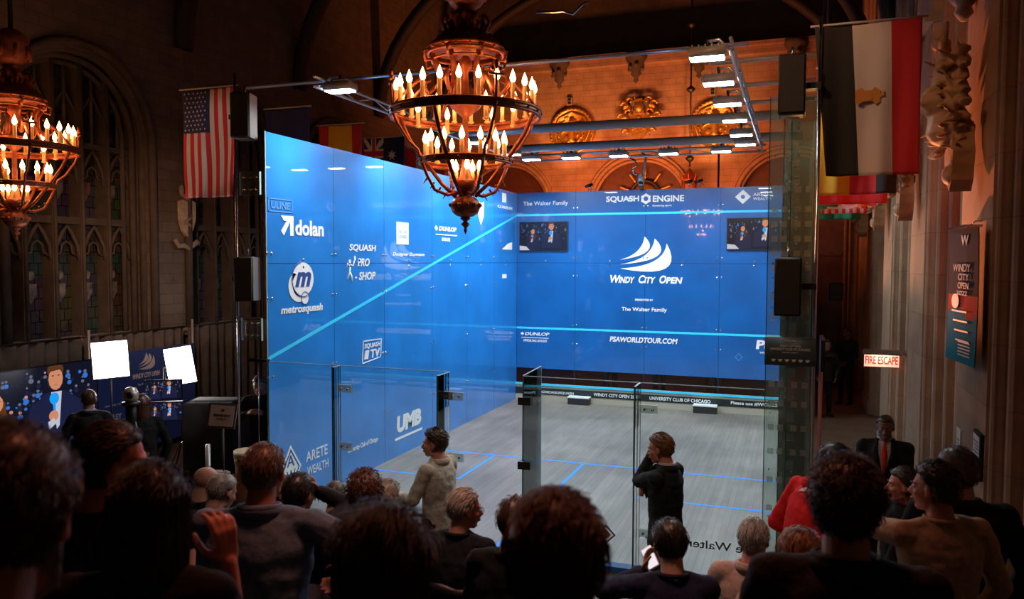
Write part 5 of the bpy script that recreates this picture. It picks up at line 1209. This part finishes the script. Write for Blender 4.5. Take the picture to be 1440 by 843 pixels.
def person(label, hx, hy_, ztop, floor, facing=0, pose='sit', yaw=0, pitch=0, lean=6, roll=0, hair=('short', (.03, .018, .01), .014), top=(.02, .02, .025), toptype='sweater', pants=(.02, .02, .025), skin=PALE,
           handL=None, handR=None, poleL=(-1, -.4, -.6), poleR=(1, -.4, -.6), hdL=None, hdR=None, curl=30, vox=None, near=0, wide=1.0, shirt=None, tie=None, face=True, glasses=False, beard=None, side=0, nohand=False, long=.32, scale=None, chairlab=None, strand=0, sleeveR=.93, handvox=None, twist=0):
    H0 = 1.75 if pose == 'stand' else 1.33
    s = scale or (ztop-floor)/H0
    pz = .93 if pose == 'stand' else .53
    Lr = Matrix.Rotation(-R(lean), 3, 'X')
    pel = V((0, 0, pz))
    def sp(dz, dx=0, dy=0): return pel+Lr@V((dx, dy, dz))
    ztop -= .9*(hair[2] if hair else 0); necktop = sp(.558, 0, .02)
    HR = (Matrix.Rotation(R(yaw), 3, 'Z') @ Matrix.Rotation(-R(pitch), 3, 'X') @ Matrix.Rotation(R(roll), 3, 'Y'))
    hc = necktop+HR@V((0, .018, .095))
    Hm = Matrix.Translation(hc) @ HR.to_4x4()
    # root so that the head's top lands at (hx,hy,ztop)
    if pose == 'sit' and abs(hc.z+.118-H0) > .0: s = s*H0/max(.9, hc.z+.115) if scale is None else s
    if pose == 'stand' and scale is None: s = s*H0/(hc.z+.115)
    Rz = Matrix.Rotation(R(facing), 3, 'Z'); o = Rz@V((hc.x, hc.y, 0))*s
    t = thing('person', label, 'person', (hx-o.x, hy_-o.y, floor), R(facing)); t.scale = (s, s, s)
    vox = vox or (.0065 if near == 2 else (.008 if near == 1 else .010))
    W = wide
    # limbs
    sL, sR = sp(.448, -.175*W, .0), sp(.448, .175*W, .0)
    if twist: 
        Tw = Matrix.Rotation(R(twist), 3, 'Z'); sL = pel+Tw@(sL-pel); sR = pel+Tw@(sR-pel)
    if handL is None: handL = (sL.x-.04, sL.y+.05, sL.z-.50) if pose == 'stand' else (-.08, .30, .62)
    if handR is None: handR = (sR.x+.04, sR.y+.05, sR.z-.50) if pose == 'stand' else (.08, .31, .63)
    eL, wL = ik(sL, handL, poleL, .285, .255); eR, wR = ik(sR, handR, poleR, .285, .255)
    hips = [V((-.095, 0, pz-.02)), V((.095, 0, pz-.02))]
    if pose == 'stand': knees = [V((-.10, .02, .50)), V((.10, .02, .50))]; ank = [V((-.11, -.01, .08)), V((.11, -.01, .08))]
    else: knees = [V((-.13, .44, .50)), V((.13, .44, .50))]; ank = [V((-.13, .40, .08)), V((.13, .42, .08))]
    # ---- body (one continuous surface)
    b = MB(); head_mb(b, Hm, near)
    b.cap(hc+HR@V((0, -.022, -.055)), sp(.50, 0, -.012), .057, .064, 14)
    b.ering([(sp(-.06), .145, .10), (sp(.10), .135, .095), (sp(.28), .15, .10), (sp(.40), .165, .10), (sp(.47), .13, .075), (sp(.51), .06, .05)])
    for S, E, Wr in ((sL, eL, wL), (sR, eR, wR)):
        b.cap(sp(.43), S, .05, .048, 10); b.cap(S, E, .046, .037, 10); b.cap(E, Wr, .037, .0255, 10)
    for h, k, a in zip(hips, knees, ank): b.cap(h, k, .075, .05, 10); b.cap(k, a, .05, .036, 10); b.cap(a+V((0, -.03, -.03)), a+V((0, .14, -.045)), .035, .028, 8)
    if not nohand:
        for i, (E, Wr, hd, sgn) in enumerate(((eL, wL, hdL, 1), (eR, wR, hdR, -1))):
            d = (Wr-E).normalized() if not hd else V(hd[0]); nn = V((-sgn*-1*.3 if 0 else (.9 if i == 0 else -.9), 0, -.2)) if not hd else V(hd[1])
            hand(b, Wr, d, nn, -sgn if pose == 'x' else (1 if i == 0 else -1)*-1, curl)
    me = remeshed(b, vox, 3, .5)
    body = link('body', me, skin_mat(skin), t)
    # ---- face features
    if face:
        for q in (-1, 1):
            e = MB(); e.M = Hm; e.ell((q*.030, .0735, .004), (.0135, .0115, .0095), 12); ob = e.build('eye', EYEW, t)
            e = MB(); e.M = Hm; e.ell((q*.030, .0825, .004), (.006, .004, .006), 10); e.build('iris', IRIS, ob)
            e = MB(); e.M = Hm; e.tube([(q*.014, .090, .022), (q*.030, .092, .027), (q*.046, .080, .022)], [.003, .004, .002], 6); e.build('eyebrow', hairm(hair[1] if hair else (.1, .05, .03)), t)
        e = MB(); e.M = Hm; e.tube([(-.022, .090, -.062), (-.008, .1015, -.0595), (0, .1025, -.061), (.008, .1015, -.0595), (.022, .090, -.062)], [.002, .0042, .004, .0042, .002], 6); e.tube([(-.018, .091, -.066), (0, .1005, -.0695), (.018, .091, -.066)], [.002, .005, .002], 6); e.build('lips', LIP, t)
    if glasses:
        e = MB(); e.M = Hm
        for q in (-1, 1): e.tube([(q*.032+.021*math.cos(R(a)), .104, .004+.016*math.sin(R(a))) for a in range(0, 361, 30)], .0018, 5, cap=False); e.tube([(q*.053, .104, .008), (q*.074, .07, .008), (q*.083, -.01, .008)], .0018, 5)
        e.tube([(-.011, .106, .007), (.011, .106, .007)], .0018, 5); e.build('glasses', BLACK, t)
    if beard:
        e = MB(); e.ell((0, .040, -.080), (.055, .052, .042), 16); e.ell((0, .066, -.100), (.032, .028, .020), 12)
        for q in (-1, 1): e.cap((q*.062, .0, -.03), (q*.045, .04, -.08), .016, .022, 8)
        me = remeshed(e, .006, 2); displace(me, lambda p: .003*noise.noise(p*90)); me.transform(Hm); link('beard', me, hairm(beard), t)
    # ---- hair
    if hair:
        st, hcx, vol = hair[:3]
        b = MB(); roots = hair_mesh(b, Hm, st, vol, int(abs(hx)*10) % 17, near)
        ns = strand or {0: 160, 1: 600, 2: 1600}[near]
        if st == 'buzz': ns //= 3
        strands(b, Hm, roots, st, ns, {'short': .045, 'curly': .045, 'bob': .07, 'long': .10, 'buzz': .012, 'fringe': .03}[st], .0012 if near == 2 else .0018, 5)
        if st in ('long', 'bob'):
            LL = long; M0 = b.M; b.M = Hm; rr = random.Random(4)
            NN = 44; rings = 12; vs = []; fs = []
            for j in range(rings+1):
                f = j/rings; z = .03-f*LL
                for i in range(NN):
                    a = 2*PI*i/NN; rx = .090+.018*math.sin(f*PI*.8)-.02*f; ry = .078+.012*math.sin(f*PI)-.02*f
                    wob = 1+.05*noise.noise(V((a*6, f*2, 1)))+.03*math.sin(a*17+f*4)
                    vs.append((rx*wob*math.cos(a), -.045-.015*f+ry*wob*math.sin(a), z))
            for j in range(rings):
                for i in range(NN): q = j*NN+i; q2 = j*NN+(i+1) % NN; fs.append((q, q+NN, q2+NN, q2))
            fs.append(tuple(range(rings*NN, rings*NN+NN))); fs.append(tuple(range(NN-1, -1, -1)))
            b.add(vs, fs)
            for k in range({0: 60, 1: 200, 2: 700}[near]):
                a = rr.uniform(PI*.95, PI*2.05); z0 = rr.uniform(-.05, .06); r0 = 1.03; pts = []
                ph = rr.uniform(0, 6)
                for q in range(6):
                    f = q/5; pts.append((.094*r0*math.cos(a)*(1+.06*math.sin(ph+f*3)), -.045+.084*r0*math.sin(a)*(1+.05*math.cos(ph+f*4)), z0-f*(LL*rr.uniform(.75, 1.02))))
                b.tube(pts, [.0015]*5+[.0005], 3, cap=False)
            b.M = M0
        b.build('hair', hairm(hcx), t)
    # ---- clothing
    tm = cloth(top) if toptype != 'jacket' else cloth(top, .75, 45)
    inf = .016 if toptype in ('jacket', 'coat') else .012
    b = MB(); b.ering([(sp(-.17 if pose == 'stand' and toptype in ('jacket', 'coat') else -.06), .168*W+inf*.6, .118+inf), (sp(.0), .162*W+inf*.6, .118+inf), (sp(.12), .150*W+inf*.6, .112+inf), (sp(.26), .168*W+inf*.6, .118+inf), (sp(.38), .185*W+inf*.5, .112+inf), (sp(.455), .155*W+inf*.3, .088+inf), (sp(.495, 0, -.005), .098, .075), (sp(.525, 0, -.008), .070, .066)], n=28)
    for S, E, Wr, sv in ((sL, eL, wL, .93), (sR, eR, wR, sleeveR)):
        b.ell(S, .058+inf*.5, 14); b.cap(sp(.42), S, .070, .056+inf*.4, 12); b.cap(sp(.49, (.05 if S.x > 0 else -.05)), S+V((0, 0, .004)), .042, .050+inf*.3, 12); b.cap(S, E, .052+inf, .043+inf, 12); b.cap(E, E+(Wr-E)*sv, .043+inf, (.031+inf*.8) if sv > .5 else .045+inf, 12)
    me = remeshed(b, .010 if not near else .008, 5, .6)
    sd = hx*7.3
    displace(me, lambda p: .010*noise.noise(V((p.x*7+sd, p.y*7, p.z*9)))+.006*noise.noise(V((p.x*16+p.z*8, p.y*16+sd, p.z*14)))+.003*noise.noise(V((p.x*10, p.y*10, p.z*30+sd))))
    nm = {'sweater': 'sweater', 'jacket': 'jacket', 'coat': 'coat', 'shirt': 'shirt', 'vest': 'shirt', 'dress': 'dress'}[toptype]
    tp = link(nm, me, tm, t)
    b = MB()
    if toptype in ('jacket', 'coat', 'shirt', 'vest'):
        pts = [sp(.505, .082*math.cos(R(a)), -.012+.078*math.sin(R(a))) for a in range(130, 411, 20)]
        b.tube(pts, [.016]*len(pts), 8, 1.6); b.tube([p+V((0, 0, .014)) for p in pts], [.011]*len(pts), 8, 1.6); b.build('collar', cloth(shirt) if (shirt and toptype == 'jacket' and 0) else tm, tp)
    else:
        pts = [sp(.515, .074*math.cos(R(a)), -.010+.070*math.sin(R(a))) for a in range(0, 361, 20)]; b.tube(pts, .012, 8, cap=False); b.build('neckband', tm, tp)
    if shirt:
        b = MB(); pts = [sp(.53, .066*math.cos(R(a)), -.008+.064*math.sin(R(a))) for a in range(0, 361, 20)]; b.tube(pts, .012, 8, 1.8, cap=False)
        b.add([sp(.52, -.055, .075), sp(.52, .055, .075), sp(.22, .012, .155), sp(.22, -.012, .155), sp(.40, -.055, .140), sp(.40, .055, .140)], [(0, 4, 5, 1), (4, 3, 2, 5)]); b.build('shirt_front', cloth(shirt), t)
        for q in (-1, 1):
            b = MB(); b.add([sp(.53, q*.062, .06), sp(.44, q*.115, .125), sp(.36, q*.10, .150), sp(.21, q*.012, .166), sp(.42, q*.055, .150)], [(0, 1, 2, 4), (4, 2, 3)] if q < 0 else [(4, 2, 1, 0), (3, 2, 4)]); o_ = b.build('lapel', cloth(top, .75, 45), tp); md = o_.modifiers.new('thick', 'SOLIDIFY'); md.thickness = .01
    if tie:
        b = MB(); b.add([sp(.515, -.016, .082), sp(.515, .016, .082), sp(.49, .011, .098), sp(.49, -.011, .098), sp(.40, .026, .152), sp(.40, -.026, .152), sp(.22, .01, .168), sp(.22, -.01, .168)], [(0, 3, 2, 1), (3, 5, 4, 2), (5, 7, 6, 4)]); o_ = b.build('tie', cloth(tie), t); md = o_.modifiers.new('thick', 'SOLIDIFY'); md.thickness = .008
    if toptype == 'vest':
        b = MB(); b.ering([(sp(-.06), .185*W, .145), (sp(.12), .172*W, .142), (sp(.28), .186*W, .148), (sp(.40), .180*W, .138), (sp(.47), .14, .115), (sp(.50), .09, .085)], n=28)
        me = remeshed(b, .010, 4); displace(me, lambda p: .006*math.sin(p.z*70)+.006*noise.noise(p*14)); link('padded_vest', me, cloth((.07, .06, .025)), t)
    b = MB(); b.ering([(V((0, 0, pz-.09)), .155, .115), (V((0, 0, pz+.06)), .158, .116)], n=20)
    for h, k, a in zip(hips, knees, ank): b.cap(h, k, .092, .066, 12); b.cap(k, a+V((0, 0, .02)), .066, .052, 12)
    me = remeshed(b, .012, 4); displace(me, lambda p: .006*noise.noise(p*11)); link('trousers' if toptype != 'dress' else 'skirt', me, cloth(pants), t)
    for a in ank:
        b = MB(); b.cap(a+V((0, -.03, -.04)), a+V((0, .17, -.048)), .042, .034, 10); b.box((a.x-.04, a.y-.07, 0), (a.x+.04, a.y+.20, .022)); b.build('shoe', BLACK, t)
    if pose == 'sit': chair(t.location.x+0*s, t.location.y, floor, chairlab or ('black chair under the ' + ' '.join(label.replace(',', '').split()[:11])), facing*.0)
    return t, Hm, s
BLK_ = (.012, .012, .014)
def row(k): return row_z(k)
BR = (.045, .022, .012); DK = (.018, .011, .008); GR = (.30, .26, .23); LT = (.42, .33, .25); GI = (.20, .08, .03)
# --- front, standing
person('man in a dark suit with pink tie standing at the glass, hand at his mouth', 5.41, -1.45, 1.88, 0, 72, 'stand', yaw=14, pitch=10, lean=0, hair=('short', GI, .014), top=(.018, .020, .018), toptype='jacket', shirt=(.55, .45, .45), tie=(.55, .07, .10), near=1, glasses=False, skin=RUDDY,
       handL=(.02, .14, 1.52), poleL=(-.1, .5, -1), hdL=((.15, -.25, 1), (.2, -.6, .1)), handR=(.03, .20, 1.20), poleR=(1, -.3, -1), hdR=((-1, .1, .1), (0, -1, 0)), curl=50)
person('curly haired man in a cream jacket standing left of the door gap, looking left', 3.32, -1.85, 1.84, 0, 78, 'stand', yaw=26, pitch=4, lean=0, hair=('curly', (.05, .025, .012), .018), top=(.50, .43, .34), toptype='jacket', near=1, skin=RUDDY, pants=BLK_,
       handL=(-.16, .34, 1.10), poleL=(-.6, -.5, -1), hdL=((-.4, 1, .2), (.6, 0, -.6)), handR=(.10, .30, 1.06), poleR=(1, -.4, -1), hdR=((-.8, .6, 0), (0, -.6, -.6)), curl=55)
# --- front rows left to right
person('bald man low in the front left seats beside the drum stands', 2.29, -3.75, 1.86, row(1), -10, yaw=-20, pitch=12, hair=None, top=BLK_, skin=PALE, face=False)
person('man with thinning grey hair bent low next to the bald man', 2.66, -4.0, 1.90, row(1), 0, yaw=-15, pitch=24, hair=('curly', GR, .008), top=(.03, .03, .035), face=False)
person('large man in a shiny grey blue quilted jacket seen from behind, front left', 4.16, -5.45, 2.57, row(3), 22, yaw=-14, pitch=6, lean=10, hair=('short', (.17, .12, .09), .006), top=(.15, .23, .36), toptype='coat', wide=1.22, near=1, skin=RUDDY, handR=(.34, .12, .74), poleR=(1, -.5, -.1), handL=(-.2, .36, .62))
person('man mostly hidden right behind the head of the large man in grey blue', 3.05, -3.8, 1.87, row(1), 0, yaw=-70, pitch=8, hair=('short', BR, .010), top=BLK_, skin=PALE)
person('dark haired man in black with his hand at his mouth, third row left', 3.68, -4.5, 2.13, row(2), 10, yaw=-20, pitch=8, hair=('short', DK, .012), top=(.018, .020, .026), toptype='jacket', near=1, handR=(.07, .20, 1.17), poleR=(1, .2, -.8), hdR=((-.3, -.3, 1), (-.4, -.8, .1)), curl=45)
person('short haired brown head low in the front row beside the blue wall', 2.95, -2.98, 1.60, row(0), 0, yaw=20, pitch=8, hair=('short', (.09, .045, .02), .014), top=BLK_, face=False)
person('man with wavy chestnut hair in a dark coat seen from behind', 4.23, -4.65, 2.235, row(2), 18, yaw=8, pitch=4, hair=('curly', (.10, .038, .016), .020), top=(.022, .024, .030), toptype='coat', near=1, face=False, wide=1.05)
person('blond grey head just left of the man in the cream jacket', 3.82, -3.65, 1.87, row(1), 0, yaw=-10, pitch=10, hair=('curly', LT, .014), top=BLK_, face=False, near=1)
person('grey haired man with glasses in a black sweater looking right', 4.69, -4.25, 2.07, row(2)-.02, 0, yaw=-50, pitch=6, lean=8, hair=('short', (.44, .37, .31), .012), top=(.015, .017, .018), near=1, glasses=True, skin=RUDDY)
person('brown haired person half hidden left of the big balding head', 5.19, -4.75, 2.22, row(2)+.03, 0, yaw=10, pitch=6, hair=('short', (.07, .03, .015), .014), top=BLK_, face=False)
person('dark haired man in a navy sweater looking down at his white phone', 5.94, -4.4, 2.065, row(2)-.03, 14, yaw=16, pitch=20, lean=10, hair=('short', (.022, .014, .010), .020), top=(.018, .022, .050), near=1, face=False, handL=(-.13, .34, .94), poleL=(-1, -.1, -.4), hdL=((.2, .3, 1), (.8, -.3, 0)), handR=(-.02, .34, .88), curl=35)
person('grey haired man in a pale pink shirt seen from behind at the right', 6.344, -3.62, 1.89, row(1), -4, yaw=-14, pitch=4, hair=('short', (.50, .42, .36), .008), top=(.55, .36, .30), toptype='shirt', near=1, glasses=True, skin=RUDDY, face=False)
person('ginger haired man in an olive padded vest at the lower right', 6.594, -4.9, 2.272, row(2)+.06, -6, yaw=-6, pitch=8, lean=8, hair=('short', (.24, .13, .07), .010), top=(.50, .36, .32), toptype='vest', near=1, skin=RUDDY, face=False)
person('dark curly haired man in a black jacket filling the lower right foreground', 6.71, -5.95, 2.845, row(4), 4, yaw=-4, pitch=0, lean=6, hair=('curly', (.020, .012, .009), .020), top=(.012, .012, .013), toptype='jacket', near=2, skin=PALE, wide=1.08, face=False, glasses=False)
# --- near foreground left
person('man with greying beard in profile at the left edge, nearest the viewer', 5.49, -7.75, 3.205, row(6)-.03, 24, yaw=4, pitch=22, lean=12, hair=('short', (.06, .028, .016), .016), top=(.10, .10, .12), toptype='jacket', near=2, skin=(.5, .2, .13), beard=(.16, .12, .10), glasses=False)
person('red lit man with short dark hair looking right, behind the bearded man', 4.60, -6.74, 2.95, row(5), -10, yaw=-34, pitch=4, lean=10, hair=('short', (.03, .014, .009), .012), top=(.012, .012, .013), near=2, skin=(.55, .22, .14))
person('bald man partly hidden behind the red lit man', 3.22, -5.35, 2.46, row(3), 0, yaw=-10, pitch=4, hair=None, top=BLK_, skin=(.55, .22, .14), face=False)
person('woman with a dark bob and bare neck raising her hand to her glasses', 4.99, -6.98, 2.92, row(5), 22, yaw=8, pitch=10, lean=10, hair=('bob', (.016, .008, .007), .014), long=.15, top=(.012, .011, .013), near=2, skin=(.55, .22, .15), face=False,
       handR=(.150, .27, .985), sleeveR=.05, poleR=(.12, -.1, -1), hdR=((-.12, .05, 1), (-.75, .65, 0)), handL=(-.15, .48, .78), poleL=(-1, 0, -.4), hdL=((.3, .8, .2), (.2, -.2, .9)), curl=34, nohand=False, vox=.005)
person('woman with long dark brown hair and tan sleeves in the bottom centre foreground', 5.741, -7.1, 2.925, row(5), 14, yaw=6, pitch=4, lean=8, hair=('long', (.020, .010, .007), .018), long=.40, top=(.36, .19, .11), near=2, skin=(.5, .22, .14), face=False, handR=(.26, .30, .86), poleR=(1, -.2, 0), wide=1.05)
person('man with thinning reddish hair, biggest head in the bottom centre foreground', 6.153, -7.2, 3.035, row(5)+.03, 12, yaw=2, pitch=10, lean=8, hair=('short', (.075, .026, .015), .009), top=(.02, .02, .022), near=2, skin=(.55, .22, .14), wide=1.05, face=False)
# --- right aisle
person('man in a bright red jacket with his back turned in the right aisle', 6.82, -2.95, 2.23, row(0)+.12, -52, 'stand', yaw=-26, pitch=30, lean=12, hair=('short', (.03, .018, .012), .010), top=(.72, .02, .02), toptype='coat', near=1, skin=RUDDY, handL=(-.12, .20, 1.02), poleL=(-1, -.8, -.2), face=False)
person('man in a black suit with red tie standing in the side passage facing the seats', 7.47, .55, 1.83, .0, 172, 'stand', yaw=0, pitch=8, lean=0, hair=('buzz', (.012, .009, .008), .006), wide=1.12, top=(.012, .012, .014), toptype='jacket', shirt=(.45, .45, .5), tie=(.60, .04, .02), near=1, skin=DARKS, handL=(-.05, .20, .95), handR=(.05, .22, .95), poleL=(-1, -.5, -.3), poleR=(1, -.5, -.3))
person('woman in profile looking left in the right aisle', 7.30, -2.35, 1.97, row(0), 150, 'stand', yaw=-55, pitch=0, lean=0, hair=('short', (.05, .025, .015), .018), top=(.02, .02, .022), near=1, skin=RUDDY, toptype='sweater')
person('man in a cream sweater pointing left across the right aisle', 7.225, -4.15, 2.44, row(1)+.17, 22, 'stand', yaw=42, pitch=2, lean=3, hair=('curly', (.022, .014, .010), .016), top=(.46, .31, .20), near=1, skin=RUDDY, wide=1.1, handL=(-.36, .52, 1.40), poleL=(-.2, -.2, -1), hdL=((-.5, 1, .12), (0, .2, -1)), curl=12)
person('light brown haired man in a black coat at the right wall behind the pointing man', 7.40, -3.7, 2.43, row(1)+.08, 10, 'stand', yaw=30, pitch=6, lean=6, hair=('short', (.14, .08, .05), .014), top=(.012, .012, .013), toptype='coat', near=1, skin=RUDDY, wide=1.15, face=False)
# --- far and left figures
person('guard in dark uniform standing against the wall far down the side passage', 7.74, 12.0, 1.84, 0, 160, 'stand', yaw=40, pitch=20, lean=0, hair=('short', DK, .008), top=(.012, .016, .022), toptype='jacket', skin=DARKS, handL=(-.08, .2, .95), handR=(.08, .2, .95))
person('shadowy figure in dark clothes beside the slate sign down the passage', 7.22, 10.2, 1.72, 0, 200, 'stand', hair=('short', DK, .010), top=(.03, .028, .026), toptype='coat', skin=(.3, .15, .1))
person('man in a dark suit seen from behind watching the video wall', -1.92, -1.1, 1.79, 0, 50, 'stand', yaw=-6, pitch=4, lean=2, hair=('short', (.08, .035, .018), .012), top=(.018, .017, .020), toptype='jacket', shirt=(.3, .4, .5), skin=TANS)
person('woman with long reddish brown hair in black seen from behind by the monitors', -1.11, -1.05, 1.77, 0, 45, 'stand', yaw=0, hair=('long', (.09, .03, .016), .016), long=.26, top=BLK_, skin=TANS, face=False)
person('camera operator in dark clothes standing behind the left court corner', -.42, .35, 1.85, 0, 200, 'stand', yaw=0, pitch=14, hair=('short', DK, .012), top=(.02, .02, .022), toptype='sweater', skin=(.3, .14, .09), handL=(-.1, .3, 1.25), handR=(.1, .3, 1.25))
person('spectator in dark jacket standing behind the front wall, left of centre', 2.1, 11.0, 1.78, 0, 180, 'stand', top=(.10, .09, .06), pants=(.12, .11, .09), toptype='coat')
person('spectator standing behind the front wall near its centre', 3.3, 11.2, 1.7, 0, 170, 'stand', top=(.3, .2, .05), pants=(.05, .05, .05), toptype='coat', hair=('long', BR, .012))
person('spectator in tan trousers behind the front wall, right of centre', 4.7, 11.0, 1.8, 0, 185, 'stand', top=(.05, .05, .05), pants=(.22, .19, .10), toptype='coat')
# --- hand held things
t = thing('mobile_phone', 'white lit phone held by the man in the navy sweater', 'phone', (5.775, -4.02, 1.72), R(20)); t.rotation_euler = (R(-50), R(-35), R(10))
MB().rbox((-.036, -.004, -.072), (.036, .004, .072), .01).build('case', WHITE, t); MB().box((-.032, -.0055, -.066), (.032, -.0045, .066)).build('screen', mat('phone_screen_lit', (.5, .5, .5), .3, emit=(.9, .9, 1), es=.8), t)
t = thing('folded_programme', 'pale folded programme held low by the woman with the bob', 'booklet', (4.67, -6.57, 2.435)); t.rotation_euler = (R(-62), R(-20), R(30))
MB().box((-.06, -.003, -.085), (.06, .0, .085)).build('cover', mat('pale_paper', (.45, .42, .45), .6), t); MB().box((-.055, .001, -.08), (.062, .004, .08)).build('pages', mat('pale_paper', (.45, .42, .45), .6), t)
# --- empty chairs that show between people
for (x, k, lab) in ((4.62, 4, 'empty black chair behind the large man in grey blue'), (5.0, 4, 'empty black chair left of the long haired woman, fifth row'), (4.1, 4, 'empty black chair at the left of the fifth row'), (5.12, 3, 'empty black chair right behind the grey haired man in black'), (5.28, 4, 'empty black chair nearer and to the right of the grey haired man in black'), (5.62, 3, 'empty black chair left behind the man in the navy sweater'), (6.1, 3, 'empty black chair directly behind the man in the navy sweater'), (5.82, 4, 'empty black chair right of the biggest balding head'), (6.27, 4, 'empty black chair at the bottom edge left of the curly haired man'), (4.72, 3, 'empty black chair behind the wavy chestnut haired man'), (3.62, 3, 'empty black chair left of the large man in grey blue'), (3.2, 2, 'empty black chair in the third row left'), (5.45, 2, 'empty black chair left of the navy sweater in the third row'), (6.45, 3, 'empty black chair behind the ginger haired man')):
    chair(x, row_y(k), row_z(k), lab, random.uniform(-4, 4))
# ================================================================== shared groups of repeated things
GR_ = {'stacking_chair': 'black chairs in the seating rows', 'court_lamp': 'white lamps rigged over the court', 'glass_fin': 'glass fins bracing the court walls', 'seating_riser': 'riser steps under the seating', 'aisle_step': 'steps of the right aisle',
       'person': 'people in and around the seating', 'national_flag': 'flags hung round the court', 'armorial_relief': 'armorial reliefs on the right piers', 'roof_corbel': 'corbels under the end wall cornice', 'roof_brace': 'roof braces of the hall',
       'hanging_speaker': 'speakers hung at the court corners', 'pipe_drape': 'drapes along the left wall', 'drape_pole': 'upright drape poles', 'softbox_light': 'softboxes in the broadcast corner', 'clip_lamp': 'clip lamps over the front wall',
       'outrigger_tube': 'short tubes on the right lamp rail', 'cross_tube': 'grey tubes across the court', 'lighting_truss': 'trusses over the court', 'gilded_roundel': 'gilded roundels on the end wall', 'candle_chandelier': 'candle chandeliers of the hall',
       'court_side_box': 'dark boxes against the tin', 'wall_monitor': 'screens on the front wall', 'studio_monitor': 'small studio monitors', 'acrylic_plate': 'bolted plates at the left court corner', 'drum_stand': 'wooden drum stands', 'wall_box': 'junction boxes on the end wall', 'equipment_rack': 'covered equipment cases', 'wall_corbel': 'corbels atop the right piers'}
for o in list(COL.objects):
    if o.parent is None and 'label' in o:
        k = o.name.split('.')[0]
        if k in GR_: o['group'] = GR_[k]
